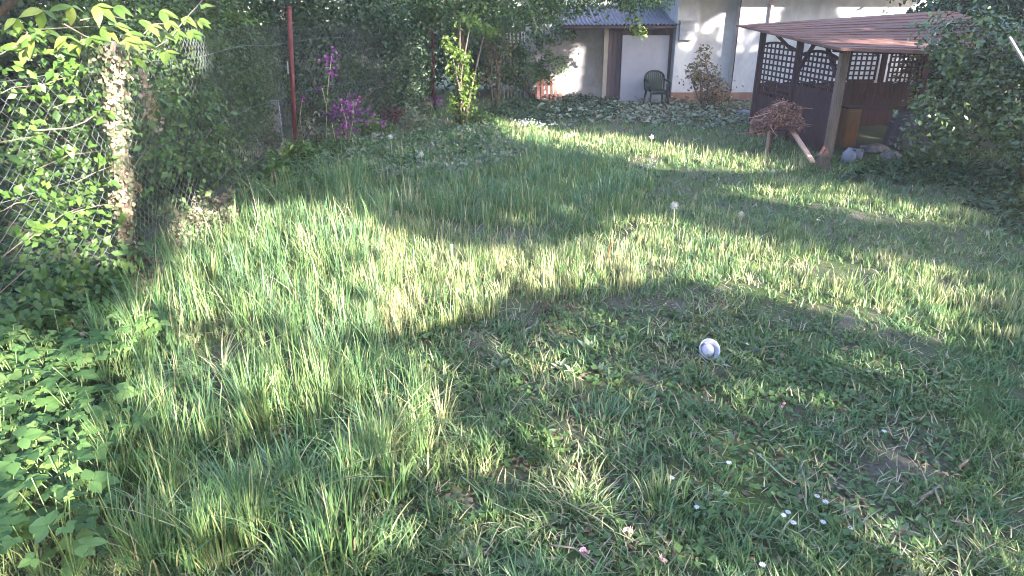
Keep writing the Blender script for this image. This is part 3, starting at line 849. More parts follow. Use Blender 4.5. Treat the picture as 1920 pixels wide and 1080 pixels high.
def grass():
    # short lawn
    X, Y = sample_ground(315000, 1.9, 21, 1.3)
    px, py = topix(X, Y, gz(X, Y))
    k = (X > FENCE_X(Y) - .2) & (px > -150) & (px < 2070) & (py < 1250)
    k &= ~((Y > 20.3) & (X > .5)) & ~((X > 5.7) & (Y > 12.3) & (Y < 17))
    k &= ~(bare_mask(X, Y) & (rng.random(len(X)) < .85))
    cl = fnoise(X, Y, .35, 1)
    k &= rng.random(len(X)) < np.clip(-.02 + 1.15 * cl, .05, 1) * np.where(fnoise(X, Y, 1.2, 22) < .33, .45, 1)
    X, Y = X[k], Y[k]
    big = fnoise(X, Y, 1.6, 4); med = fnoise(X, Y, .5, 6)
    right = np.clip((X + .2) / 2.5, 0, 1)
    H = (.035 + .085 * rng.random(len(X)) ** 1.4) * (.7 + .8 * med) * (1.25 - .35 * right)
    H *= np.where(Y > 9, 1.2, 1.0) * np.where(Y < 6, .85, 1.0)
    tint = np.clip(.50 + .55 * (big - .5) + .45 * (med - .5) + rng.normal(0, .14, len(X)) + .10 * right, .1, 1)
    dry = rng.random(len(X)) < (.06 + .09 * (1 - big)) * (1.2 - .8 * right)
    tint[dry] = rng.uniform(0, .15, dry.sum())
    w = np.clip(.0046 + .0012 * Y, .005, .019) * rng.uniform(.6, 1.6, len(X))
    lean = np.abs(rng.normal(.25, .3, len(X))); bend = np.abs(rng.normal(.35, .35, len(X)))
    B = np.stack([X, Y, gz(X, Y) - .005], 1)
    near = Y < 7
    link("lawn_grass", blade_mesh("lawn_grass", B[near], H[near], lean[near], bend[near], w[near], tint[near], 2), M['lawn'], kind='stuff', label="short uneven lawn grass nearest the viewer", cat="grass")
    far = ~near
    link("lawn_grass", blade_mesh("lawn_grass", B[far], H[far], lean[far], bend[far], w[far], tint[far], 2), M['lawn'], kind='stuff', label="short lawn grass towards the shed and the pergola", cat="grass")

    def tall(name, poly, n, h0, h1, seed, tmean, lab, segs=4, thr=.3, width=1.0, dryshare=.09):
        pl = np.array(poly); lo, hi = pl.min(0), pl.max(0)
        X = rng.uniform(lo[0], hi[0], n * 4)
        u = rng.random(n * 4); Y = 1 / (1 / lo[1] + u * (1 / hi[1] - 1 / lo[1]))
        X = X + rng.normal(0, .12, len(X)); 
        k = inpoly(X + .15 * np.sin(Y * 3), Y, poly) & (rng.random(len(X)) < np.clip((fnoise(X, Y, .42, seed) - thr) * 3.0, 0, 1)) & (X > FENCE_X(Y) + .05) & ~bare_mask(X, Y)
        X, Y = X[k][:n], Y[k][:n]
        cl = fnoise(X, Y, .8, seed + 2)
        H = rng.uniform(h0, h1, len(X)) * (.55 + .7 * cl) * (.6 + .4 * rng.random(len(X)))
        az = fnoise(X, Y, .5, seed + 4) * 9 + rng.normal(0, .8, len(X))
        lean = np.abs(rng.normal(.05, .12, len(X))); bend = np.abs(rng.normal(.08, .2, len(X)))
        droop = rng.random(len(X)) < .12; bend[droop] += rng.uniform(.4, 1.1, droop.sum())
        tint = np.clip(tmean + .6 * (fnoise(X, Y, .7, seed + 6) - .5) + rng.normal(0, .15, len(X)), .12, 1)
        d = rng.random(len(X)) < dryshare; tint[d] = rng.uniform(0, .14, d.sum())
        w = np.clip(.0045 + .0007 * Y, .005, .014) * rng.uniform(.55, 1.5, len(X)) * width
        link(name, blade_mesh(name, np.stack([X, Y, gz(X, Y) - .01], 1), H, lean, bend, w, tint, segs, az), M['tall'], kind='stuff', label=lab, cat="grass")
    # flattened dead straw between the green blades
    X, Y = sample_ground(13000, 1.9, 12, 1.2)
    k = (X > FENCE_X(Y) + .1) & (fnoise(X, Y, .8, 19) > .45)
    X, Y = X[k], Y[k]; m = len(X)
    link("dead_straw", blade_mesh("dead_straw", np.stack([X, Y, gz(X, Y) + rng.uniform(.005, .05, m)], 1), rng.uniform(.03, .06, m), rng.uniform(.8, 2.2, m), rng.uniform(-.3, .6, m), np.clip(.004 + .0008 * Y, .004, .01), rng.uniform(0, .5, m), 2), M['straw'], kind='stuff', label="flattened dead straw lying between the green blades", cat="grass")
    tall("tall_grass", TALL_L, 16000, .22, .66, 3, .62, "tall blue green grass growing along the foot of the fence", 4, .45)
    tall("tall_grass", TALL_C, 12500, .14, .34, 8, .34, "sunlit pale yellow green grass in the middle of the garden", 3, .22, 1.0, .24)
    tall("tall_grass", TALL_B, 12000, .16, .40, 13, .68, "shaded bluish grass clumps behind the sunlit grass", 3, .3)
    tall("tall_grass", gpoly([(1180, 380), (1300, 390), (1450, 430), (1560, 462), (1800, 505), (1990, 545), (1990, 650), (1800, 625), (1600, 580), (1400, 535), (1230, 530), (1170, 480)]), 9000, .10, .22, 33, .36, "sunlit bright grass band running from the middle to the right edge", 3, .2, 1.0, .12)  # taller yellow blades added here to brighten the band of sun
    tall("tall_grass", gpoly([(920, 228), (1060, 243), (1330, 278), (1540, 308), (1540, 322), (1250, 308), (1000, 262)]), 5000, .10, .22, 36, .34, "sunlit grass strip below the shed and the twig heap", 3, .15, 1.0, .15)  # lighter blades added to strengthen this strip of sun
    tall("tall_grass", gpoly([(1380, 338), (1560, 342), (1720, 379), (1850, 410), (1850, 424), (1720, 414), (1560, 380), (1400, 363)]), 3000, .10, .20, 39, .36, "thin sunlit grass strip in front of the pergola", 3, .2, 1.0, .12)  # same lighter blades, added along the thin strip of sun
grass()

# separate tufts one can point at
def tuft(px, py, n, h, lab, tmean=.6, spread=.05, bend=.4, dry=.15, width=.0085):
    p = gpt(px, py)
    t = thing("grass_tuft", lab, "grass tuft", p, group="tufts of long grass")
    B = np.stack([rng.normal(0, spread, n), rng.normal(0, spread, n), np.full(n, -.01)], 1)
    az = np.arctan2(B[:, 1], B[:, 0]) + rng.normal(0, .6, n)
    H = h * rng.uniform(.5, 1.1, n)
    tint = np.clip(tmean + rng.normal(0, .18, n), .12, 1); d = rng.random(n) < dry; tint[d] = rng.uniform(0, .14, d.sum())
    link("blades", blade_mesh("blades", B, H, np.abs(rng.normal(.10, .1, n)), np.abs(rng.normal(bend * (.6 if bend < .6 else 1.1), .25, n)), width * rng.uniform(.7, 1.4, n), tint, 5, az), M['tall'], t, kind='stuff')
for a in ((830, 790, 40, .34, "tuft of stiff straw coloured blades with a dark base in the open lawn", .2, .03, .2, .7),
          (730, 850, 90, .48, "tall arching tuft with long pale drooping blades left of the straw coloured tuft", .6, .06, .65, .25),
          (800, 860, 80, .22, "low bright yellow green tuft at the right foot of the arching tuft", .28, .06, .35, .05),
          (650, 1040, 110, .42, "large fresh green tuft at the lower edge of the picture", .62, .09, .5, .08),
          (560, 960, 90, .44, "blue green tuft of long leaning blades left of the fresh green tuft", .95, .09, .7, .15),
          (740, 930, 70, .40, "upright green tuft beside a bare brown patch", .66, .05, .3, .1),
          (310, 860, 60, .40, "thin upright tuft next to the leafy plants in the left corner", .7, .05, .45, .15),
          (420, 720, 60, .42, "tuft with silvery arching tips over bare soil", .45, .05, .8, .4),
          (320, 1065, 60, .34, "dark green tuft among the grass in the lower left corner", .7, .04, .5, .1),
          (1240, 950, 120, .17, "short bright tuft in front of a dark hollow in the lawn", .45, .08, .5, .1),
          (1130, 790, 150, .15, "rounded blue green tuft of fine blades in the middle lawn", 1.0, .10, .5, .05),
          (1080, 960, 150, .15, "flattened straw and green tuft left of the pink petal", .3, .12, .8, .35),
          (985, 400, 120, .45, "dense dark green tuft in the shade behind the sunlit grass", .7, .14, .3, .05),
          (860, 385, 70, .50, "grey blue tuft of bowed stems at the edge of the sunlit grass", .95, .12, .7, .25),
          (1130, 375, 80, .42, "grey tuft of leaning blades right of the dark green tuft", .98, .12, .5, .25),
          (770, 395, 16, .50, "few tall pale flowering stalks standing in shade", .15, .06, .15, .9),
          (655, 370, 120, .75, "very tall green tuft in front of the purple flowers", .72, .16, .25, .08),
          (1590, 540, 40, .20, "small sunlit tuft beside a bare place on the right lawn", .3, .06, .4, .3)):
    tuft(*a)

# ------------------------------------------------------------------ ground cover, thicket and hedges
gc = link("ground_cover", None, None, None)
bpy.data.objects.remove(gc)
def cover(name, mat, poly, n, size, hmax, lab, seed, up=1.2, aspect=.7):
    pl = np.array(poly); lo, hi = pl.min(0), pl.max(0)
    X = rng.uniform(lo[0], hi[0], n * 3); Y = rng.uniform(lo[1], hi[1], n * 3)
    k = inpoly(X, Y, poly) & (fnoise(X, Y, .6, seed) > .3)
    X, Y = X[k][:n], Y[k][:n]
    hh = hmax * (.25 + .75 * fnoise(X, Y, .9, seed + 2))
    Z = gz(X, Y) + hh * rng.random(len(X)) ** .6
    P = np.stack([X, Y, Z], 1)
    N = norm(unit(len(P)) * .8 + np.array([0, 0, up]))
    tint = np.clip(fnoise(X, Y, .5, seed + 5) * .7 + rng.random(len(X)) * .4 - .05, 0, 1)
    link(name, leaf_mesh(name, P, N, size * rng.uniform(.6, 1.4, len(P)), tint, aspect), M[mat], kind='stuff', label=lab, cat="ground cover")
cover("ground_cover", 'leaf_grey', gpoly([(1000, 210), (1150, 190), (1440, 190), (1440, 235), (1330, 245), (1180, 235), (1040, 238)]), 1700, .12, .26, "broad grey green leaves spreading in front of the shed and chair", 3)
cover("ground_cover", 'litter', gpoly([(1000, 205), (1150, 188), (1440, 186), (1440, 232), (1180, 230)]), 2600, .10, .06, "dead brown leaves between the grey green leaves in front of the shed", 53)
cover("ground_cover", 'leaf_dark', gpoly([(890, 220), (1000, 185), (1160, 186), (1160, 225), (980, 232)]), 3500, .09, .22, "dark low leaves at the foot of the pale slat fence", 9)
cover("ground_cover", 'leaf_mid', gpoly([(440, 320), (560, 285), (760, 262), (930, 232), (960, 258), (900, 300), (720, 330), (560, 380), (470, 400)]), 5500, .075, .26, "mixed leafy weeds below the purple flowers and red post", 5, .9)
cover("ground_cover", 'leaf_grey', gpoly([(560, 330), (700, 265), (930, 250), (1000, 300), (900, 330), (740, 350)]), 3800, .075, .26, "greyish weeds in the shade behind the long grass", 25, .8)
cover("ground_cover", 'litter', gpoly([(60, 560), (230, 530), (330, 460), (450, 400), (440, 450), (330, 520), (230, 600), (140, 680)]), 2600, .06, .10, "dead brown leaves lying along the foot of the fence", 7)
cover("ground_cover", 'leaf_ivy', gpoly([(320, 460), (350, 420), (440, 385), (450, 430), (400, 460), (330, 480)]), 1600, .045, .38, "sunlit bleached ivy and dead stems low on the fence", 17, .5)
cover("ground_cover", 'leaf_mid', gpoly([(-120, 700), (-60, 560), (90, 520), (230, 545), (330, 640), (250, 700), (180, 760), (120, 1000), (-100, 1100), (-300, 1000)]), 4200, .06, .30, "dark leafy undergrowth beneath the bright plants in the left corner", 31, .9)
cover("ground_cover", 'litter', gpoly([(350, 600), (480, 600), (1100, 560), (1500, 560), (1800, 760), (1900, 1080), (200, 1080), (330, 800)]), 4200, .042, .035, "scattered dead leaves and straw on the open lawn", 37, 2.5, .5)
cover("ground_cover", 'leaf_mid', gpoly([(760, 620), (1100, 575), (1500, 600), (1800, 700), (1900, 1080), (700, 1080)]), 5500, .042, .07, "small clover and daisy leaves mixed into the lawn", 41, 1.6, .8)
cover("ground_cover", 'leaf_dark', gpoly([(1560, 340), (1640, 312), (1760, 310), (1900, 330), (1990, 420), (1930, 460), (1840, 410), (1750, 350)]), 2600, .08, .22, "dark weeds under the bush at the right edge", 45)

def shrub(name, lab, cat, base, blobs, n, size, mat, stems=3, **kw):
    t = thing(name, lab, cat, base)
    foliage(kw.pop('part', "foliage"), M[mat], t, blobs, n, size, **kw)
    if stems:
        mbs = MB()
        for i in range(stems):
            b = blobs[i % len(blobs)]
            top = np.array(b[:3]) + unit(1)[0] * np.array(b[3:]) * .4
            o = unit(1)[0] * np.array([.15, .15, 0])
            mid = (o + top) / 2 + unit(1)[0] * .12
            mbs.tube([tuple(o + np.array([0, 0, -.05])), tuple(mid), tuple(top)], [.035, .022, .01], 6)
        mbs.obj("stem", M['bark'], t, smooth=True)
    return t
def tree(lab, base, h, blobs, n, size, mat, name="tree", limbs=4, r=.16, **kw):
    t = thing(name, lab, "tree", base)
    foliage("crown", M[mat], t, blobs, n, size, **kw)
    paths = [([(0, 0, -.1), (.06, .05, h * .35), (-.04, .0, h * .7), (0, .05, h)], r, r * .35)]
    for i in range(limbs):
        b = np.array(blobs[i % len(blobs)][:3]); z0 = h * (.35 + .12 * i)
        paths.append(([(0, 0, min(z0, h * .9)), tuple(b * np.array([.5, .5, 0]) + np.array([0, 0, (z0 + b[2]) / 2 + .2])), tuple(b)], r * .4, r * .1))
    trunk("trunk", M['bark'], t, paths)
    return t

# dark garden beyond the fence
tree("dark spreading tree overhanging the garden behind the near fence", (-7.2, 9.0, 0), 3.8, [(0, 0, 4.0, 3.2, 3.6, 1.3), (1.6, 3, 3.9, 2.4, 3, 1.2), (-2, -1.5, 3.6, 2.5, 2.6, 1.3), (1.2, -3.2, 4.0, 2.2, 2.4, 1.0)], 13000, .15, 'leaf_dark', seed=2, gap=.30)  # canopy added overhead to keep sky light off this ground
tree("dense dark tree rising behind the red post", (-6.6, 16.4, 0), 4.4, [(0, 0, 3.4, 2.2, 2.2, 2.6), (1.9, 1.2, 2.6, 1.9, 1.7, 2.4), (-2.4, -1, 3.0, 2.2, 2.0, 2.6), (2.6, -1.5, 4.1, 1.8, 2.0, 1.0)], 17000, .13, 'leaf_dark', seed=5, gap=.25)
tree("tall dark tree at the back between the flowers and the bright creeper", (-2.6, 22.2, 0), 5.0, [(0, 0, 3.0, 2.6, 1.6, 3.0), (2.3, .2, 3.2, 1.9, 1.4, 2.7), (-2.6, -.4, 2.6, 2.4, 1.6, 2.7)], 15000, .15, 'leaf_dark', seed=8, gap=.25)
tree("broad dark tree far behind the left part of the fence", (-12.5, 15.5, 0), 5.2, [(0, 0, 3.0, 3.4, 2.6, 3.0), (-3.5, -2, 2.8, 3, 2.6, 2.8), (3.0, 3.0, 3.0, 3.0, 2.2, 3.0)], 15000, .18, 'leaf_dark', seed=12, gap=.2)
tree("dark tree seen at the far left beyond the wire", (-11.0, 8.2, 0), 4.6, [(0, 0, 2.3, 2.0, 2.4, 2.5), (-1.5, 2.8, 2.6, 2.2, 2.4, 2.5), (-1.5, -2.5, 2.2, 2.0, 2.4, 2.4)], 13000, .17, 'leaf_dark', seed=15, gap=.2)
cover("undergrowth", 'leaf_dark', [(-9.5, 3.5), (-4.9, 3.5), (-4.1, 6.2), (-4.5, 13), (-10, 13)], 6000, .11, .35, "dark undergrowth on the ground behind the near fence", 57)  # dark leaves laid over bright soil to stand for deep shade
shrub("hedge", "mid green hedge pressing against the fence right of the ivy covered post", "hedge", (-4.75, 9.6, 0),
      [(0, 0, 1.2, .75, 1.7, 1.3), (-.05, 2.0, 1.25, .65, 1.5, 1.35), (-.2, -1.9, .9, .55, 1.0, 1.0), (.1, -.6, 2.2, .6, 1.4, .6), (.05, 3.2, 1.6, .5, .9, 1.2)], 21000, .075, 'leaf_mid', 4, seed=21, gap=.33, shell=.5)
shrub("hedge", "dim bluish green hedge behind the red post and purple flowers", "hedge", (-4.4, 15.4, 0),
      [(0, 0, 1.1, 1.1, .9, 1.3), (1.5, 1.5, 1.2, 1.1, .8, 1.4), (-1.2, -.9, 1.0, .8, .9, 1.2), (.6, .6, 2.4, 1.5, .9, .6)], 15000, .085, 'leaf_dark', 4, seed=24, gap=.36)
tree("light green tree with boughs hanging into the top of the picture", (-1.35, 18.2, 0), 4.2, [(-.1, -.4, 2.75, 1.3, 1.0, .8), (1.4, -.3, 2.75, 1.3, .9, .8), (2.9, -.2, 2.85, 1.2, .8, .55), (-1.4, -.3, 2.6, 1.1, .9, .9), (4.5, .0, 2.95, 1.0, .8, .5)], 15000, .095, 'leaf_mid', seed=28, gap=.42, zmin=1.9)
shrub("climbing_shrub", "bright yellow green climbing shrub lit by the sun near the far fence post", "shrub", tuple(atY(865, 222, 15.8)[:2]) + (0,),
      [(-.02, 0, .45, .38, .28, .40), (.16, 0, .95, .30, .28, .34), (-.10, .1, 1.25, .30, .25, .32), (-.18, 0, 1.75, .22, .25, .30), (.06, 0, 1.55, .26, .2, .22), (.28, 0, 2.22, .28, .25, .16), (.62, .1, 2.05, .24, .2, .16), (.05, .05, 2.3, .2, .2, .2)], 1500, .085, 'leaf_yellow', 9, seed=31, gap=.40, up=.3, shell=.2)
shrub("shrub", "green shrub with drooping leaves in front of the pale slat fence", "shrub", tuple(atY(1000, 180, 20.4)[:2]) + (0,),
      [(-.2, 0, .75, .8, .4, .45), (-.9, .1, 1.1, .7, .4, .7), (.45, 0, 1.05, .6, .3, .4), (-1.2, 0, 1.9, .7, .4, .5), (.5, .1, 1.95, .75, .35, .4), (-.2, .1, 1.5, .5, .3, .3)], 5200, .095, 'leaf_mid', 4, seed=34, gap=.42)
shrub("shrub", "bare looking brown shrub between the bright creeper and the green shrub", "shrub", tuple(atY(930, 200, 18.6)[:2]) + (0,),
      [(0, 0, .9, .5, .4, .9), (.1, 0, 1.8, .5, .4, .5)], 700, .07, 'leaf_red', 6, seed=37, gap=.4)
shrub("red_leaved_shrub", "thin shrub with reddish brown leaves in front of the white house wall", "shrub", tuple(atY(1322, 190, 18.8)[:2]) + (0,),
      [(0, 0, .55, .55, .4, .5), (-.1, 0, 1.0, .42, .3, .4), (.4, 0, .5, .4, .3, .35), (-.45, 0, .9, .3, .25, .3), (-.15, 0, 1.45, .22, .2, .22)], 1500, .085, 'leaf_red', 7, seed=40, gap=.42)
shrub("maroon_plant", "low clump of dark maroon leaves right of the purple flowers", "plant", tuple(at(742, 236)[:2]) + (0,), [(0, 0, .2, .30, .25, .22)], 420, .06, 'leaf_maroon', 3, seed=43, gap=.2)
# hanging sprig before the shed roof
t = thing("hanging_sprig", "sunlit yellow green sprig hanging in front of the corrugated shed roof", "branch", tuple(atY(1185, 45, 18.9)))
trunk("twig", M['twig'], t, [([(-.6, -.1, .75), (-.2, 0, .45), (0, 0, .1), (.05, 0, -.25)], .012, .005)])
foliage("leaves", M['leaf_yellow'], t, [(0, 0, .12, .22, .15, .3), (.18, 0, -.2, .28, .15, .14), (-.2, 0, .45, .2, .12, .2)], 170, .12, seed=46, gap=.1, zmin=-9)

# large bush on the right
tree("large glossy dark bush with a few glinting leaves at the right edge", (7.7, 10.2, 0), 2.6,
     [(0, 0, 1.2, 1.35, 1.1, 1.1), (-1.0, .1, 1.2, .75, .8, .8), (-.9, .1, 1.85, .95, .8, .6), (-1.2, .2, 2.15, .75, .6, .4), (.5, .2, 2.2, 1.3, .7, .45), (-.2, -1.4, 1.1, .9, .8, 1.0), (-.75, -1.5, .5, .6, .6, .5), (-.6, -2.0, .55, .8, .6, .6), (-1.45, .1, .85, .55, .6, .65), (.3, -2.2, .8, .8, .6, .9), (1.4, -.4, 1.4, 1.2, 1.2, 1.2), (-.5, .4, 1.9, .9, .6, .5), (.3, -1.6, 1.9, .8, .7, .6)], 15000, .085, 'leaf_bush', name="bush", limbs=5, r=.07, seed=50, gap=.43, shell=.3)
# pale stake in the bush
a, b = atY(1893, 70, 9.0), atY(1935, 140, 8.6)
mb = MB(); mb.beam((0, 0, 0), tuple(a - b), .035, .02); mb.obj("stake", M['post_grey'], None, loc=tuple(b), label="pale slanting lath among the leaves of the right bush", cat="stake")

# dense dark planting that closes the view
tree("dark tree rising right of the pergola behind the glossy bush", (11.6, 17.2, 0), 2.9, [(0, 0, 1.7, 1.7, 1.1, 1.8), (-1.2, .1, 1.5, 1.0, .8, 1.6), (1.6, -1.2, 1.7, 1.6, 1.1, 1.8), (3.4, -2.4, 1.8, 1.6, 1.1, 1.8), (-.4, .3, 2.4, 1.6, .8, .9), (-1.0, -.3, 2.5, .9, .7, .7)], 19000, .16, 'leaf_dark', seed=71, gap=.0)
shrub("hedge", "very dark evergreen hedge across the neighbouring garden at the far left", "hedge", (-10.5, 12.5, 0), [(0, 0, 1.3, 1.2, 2.2, 1.6), (.6, 3.0, 1.4, 1.2, 2.0, 1.8), (-.6, -3.0, 1.3, 1.2, 2.2, 1.6), (-1.8, -5.5, 1.3, 1.2, 2.0, 1.7), (2.4, 5.6, 1.5, 1.6, 1.4, 1.8)], 12000, .22, 'leaf_dark', 4, seed=74, gap=.0, shell=.2)  # added backing; its dark leaves stand for deep shade beyond the wire
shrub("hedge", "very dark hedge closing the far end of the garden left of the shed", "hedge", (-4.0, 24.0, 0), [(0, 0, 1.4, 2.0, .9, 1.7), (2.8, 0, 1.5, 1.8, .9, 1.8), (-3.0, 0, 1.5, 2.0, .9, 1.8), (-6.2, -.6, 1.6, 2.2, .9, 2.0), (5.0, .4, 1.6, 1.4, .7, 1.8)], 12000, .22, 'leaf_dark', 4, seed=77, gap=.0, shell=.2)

tree("dark boughs spreading over the right part of the pergola roof", (10.3, 13.6, 0), 2.9, [(-1.2, 0, 2.85, 1.2, .8, .42), (-2.5, .1, 2.85, 1.0, .6, .30), (-.1, .1, 2.7, 1.2, 1.0, .8), (.9, -.5, 2.2, 1.2, 1.0, 1.0)], 7000, .10, 'leaf_dark', r=.09, seed=81, gap=.2)

for (px, py, hh, nn, mt, sd, lab) in ((500, 275, .5, 260, 'leaf_mid', 91, "leafy weed clump at the left foot of the red post"), (588, 268, .62, 300, 'leaf_grey', 92, "grey green weed clump between the red post and the purple flowers"),
        (705, 258, .55, 300, 'leaf_mid', 93, "leafy weed clump right of the purple flowers"), (775, 248, .6, 260, 'leaf_grey', 94, "grey green weed clump right of the maroon leaves"),
        (905, 232, .35, 200, 'leaf_bright', 95, "fresh green weed clump at the right foot of the bright climbing shrub"), (470, 300, .45, 260, 'leaf_grey', 96, "dull weed clump in front of the grey slab"),
        (560, 300, .38, 240, 'leaf_bright', 97, "brighter weed clump in front of the red post")):
    shrub("weed_clump", lab, "weed", tuple(gpt(px, py)), [(0, 0, hh * .5, .24, .2, hh * .5), (.22, .05, hh * .35, .2, .2, hh * .35), (-.2, 0, hh * .4, .18, .2, hh * .4)], nn, .085, mt, 4, seed=sd, gap=.25, shell=.15, up=.4, aspect=.5)

# ------------------------------------------------------------------ creepers on the near fence
def on_fence(px, py, off=.0):
    """point on the near fence's plane seen at a pixel"""
    X = -3.74 + off
    for _ in range(3):
        q = atX(px, py, X); X = float(FENCE_X(q[1])) + off
    return atX(px, py, X)
def creeper(name, lab, cat, ell, size, mat, seed, depth=(.0, .22), aspect=.62, twig=True, hang=.5, part="leaves"):
    """leafy shoots on the wire: ell = (px, py, rx, ry, count) clusters"""
    base = on_fence(ell[0][0], 520); base[2] = 0
    t = thing(name, lab, cat, base)
    P = []; mbt = []
    for (px, py, rx, ry, n) in ell:
        c = on_fence(px, py, .06)
        k = np.linalg.norm(c - np.array([0, 0, CAM_H])) / FPX
        m_ = max(2, n // 5); ctr = rng.normal(size=(m_, 3)) * .55
        d = ctr[rng.integers(0, m_, n)] + rng.normal(size=(n, 3)) * .16
        sx_, sz_ = rx * k * 1.6, ry * k
        P.append(c + np.stack([rng.uniform(*depth, n), d[:, 1] * sx_ * 1.3, d[:, 2] * sz_], 1))
        if twig:
            q = c + np.array([.05, 0, 0])
            pts = [c + np.array([-.04, -sx_ * .9, sz_ * random.uniform(-.8, .4)]), q + np.array([0, 0, sz_ * .3]), c + np.array([.12, sx_ * .9, sz_ * random.uniform(-.3, .5)])]
            mbt.append([tuple(x - base) for x in pts])
    P = np.concatenate(P, 0); P[:, 2] = np.maximum(P[:, 2], .03)
    n = len(P)
    N = norm(unit(n) * .75 + np.array([.45, -.35, .55]))
    U = norm(unit(n) * .8 + np.array([.3, -.1, -hang]))
    link(part, leaf_mesh(part, P - base, N, size * np.clip(rng.lognormal(-.08, .36, n), .35, 1.9), np.clip(rng.normal(.5, .25, n), 0, 1), aspect, .1, U), M[mat], t, kind='stuff')
    for q in mbt[::2]: MB().tube(q, [.0045, .0035, .002], 5).obj("twig", M['twig'], t, smooth=True)
    return t
creeper("creeper", "sunlit green creeper climbing the wire at the upper left edge", "creeper",
        [(20, 70, 50, 30, 34), (60, 130, 60, 30, 42), (15, 180, 40, 40, 34), (90, 105, 60, 22, 34), (120, 150, 45, 20, 19), (30, 240, 45, 25, 22), (150, 60, 60, 25, 26), (110, 60, 60, 20, 22)], .066, 'leaf_bright', 1)
creeper("creeper", "bright leafy shoot lying across the wire left of the ivy covered post", "creeper",
        [(20, 300, 50, 22, 26), (75, 292, 50, 16, 22), (120, 295, 40, 12, 13), (15, 345, 40, 25, 16), (40, 262, 30, 10, 7)], .07, 'leaf_bright', 2)
creeper("creeper", "broad leafed creeper low on the wire with one shoot reaching the ivy", "creeper",
        [(20, 390, 50, 25, 28), (90, 385, 50, 22, 24), (110, 410, 45, 25, 26), (160, 415, 40, 22, 20), (60, 440, 50, 25, 22), (20, 460, 45, 30, 26), (175, 390, 30, 14, 9)], .074, 'leaf_bright', 3)
creeper("creeper", "small creeper shoots on the wire just left of the ivy", "creeper",
        [(190, 205, 26, 26, 16), (180, 190, 22, 20, 8), (175, 330, 26, 26, 16), (195, 350, 22, 22, 11), (140, 190, 30, 16, 10), (125, 170, 26, 16, 8)], .07, 'leaf_bright', 4)
creeper("creeper", "green creeper on the wire right of the ivy covered post", "creeper",
        [(290, 190, 40, 50, 90), (330, 270, 45, 60, 120), (400, 250, 40, 60, 120), (290, 300, 24, 40, 60), (430, 330, 40, 50, 90), (340, 380, 40, 40, 60), (270, 290, 20, 40, 30), (390, 170, 30, 40, 60)], .062, 'leaf_mid', 5)
creeper("bramble", "dull bramble tangle filling the foot of the fence in the left corner", "bramble",
        [(40, 520, 70, 40, 170), (120, 530, 60, 40, 170), (60, 580, 80, 40, 170), (170, 500, 40, 40, 90), (200, 570, 40, 40, 60), (20, 620, 60, 40, 90)], .075, 'leaf_mid', 6, (.0, .4))
# ivy on the near post
ivt = thing("ivy", "pale sunlit ivy wrapped round the nearest fence post", "ivy", (F1[0] + .05, F1[1] - .05, 0))
n = 2100
tt = rng.random(n) ** 1.05
zz = .02 + 2.15 * tt
ax = -.0 + (top[0] - F1[0]) * zz / 2.2
rr = (.055 + .065 * rng.random(n) ** 1.5) * (1 + .3 * np.sin(zz * 9) + .7 * (zz > 1.85))
an = rng.uniform(0, 6.28, n)
P = np.stack([ax - .05 + rr * np.cos(an), .05 + rr * np.sin(an), zz], 1)
N = norm(np.stack([np.cos(an), np.sin(an), np.full(n, .25)], 1) + unit(n) * .5)
link("leaves", leaf_mesh("leaves", P, N, rng.uniform(.03, .062, n), np.clip(.9 * fnoise(zz * 2, an * .3, .8, 3) - .05 + rng.normal(0, .28, n), 0, 1), .85), M['leaf_ivy'], ivt, kind='stuff')
mb = MB()
for k in range(5):
    ph = k * 1.3
    mb.tube([((top[0] - F1[0]) * z / 2.2 - .05 + .06 * math.cos(ph + z * 1.5), .05 + .06 * math.sin(ph + z * 1.5), z) for z in np.linspace(0, 2.15, 14)], [.013 - .008 * i / 14 for i in range(14)], 5)
mb.obj("stem", M['twig'], ivt, smooth=True)
iv2 = thing("ivy", "hanging strand of reddish cream ivy leaves just right of the post", "ivy", tuple(on_fence(262, 150)))
n = 150
zz = -rng.random(n) * .62; P = np.stack([.05 + rng.normal(0, .03, n) + .06 * np.abs(zz), -.02 + rng.normal(0, .04, n), zz + .1], 1)
link("leaves", leaf_mesh("leaves", P, norm(unit(n) + np.array([.5, -.6, .2])), rng.uniform(.035, .06, n), rng.uniform(.5, 1, n), .8), M['leaf_ivy'], iv2, kind='stuff')
mb = MB(); mb.tube([(.03, 0, .12), (.06, 0, -.2), (.09, 0, -.55)], .005, 5); mb.obj("stem", M['twig'], iv2)

# big leafed branch at the top left: every leaflet is a part of its own
def leaflet_mesh(name, bend=.18, aspect=.42, teeth=True):
    ts = [0, .1, .22, .36, .52, .68, .84, 1.0]
    ws = [.02, .26, .46, .56, .52, .38, .18, .0]
    V = []; F = []
    for i, (t, w) in enumerate(zip(ts, ws)):
        z = -bend * t * t
        j = 1.08 if (teeth and i % 2) else 1.0
        V += [(t, -w * aspect * j, z + .10 * w), (t, 0, z), (t, w * aspect * j, z + .10 * w)]
    for i in range(len(ts) - 1):
        a = 3 * i
        F += [(a, a + 3, a + 4, a + 1), (a + 1, a + 4, a + 5, a + 2)]
    me = bpy.data.meshes.new(name); me.from_pydata(V, [], F)
    return me
def tinted(me, v):
    a = me.attributes.new("tint", 'FLOAT', 'POINT'); a.data.foreach_set("value", np.full(len(me.vertices), v, np.float32)); return me
LEAFLETS = [tinted(leaflet_mesh("leaf", b, s), v) for b, s, v in ((.15, .40, .3), (.28, .44, .55), (.05, .38, .75), (.4, .42, .95))]
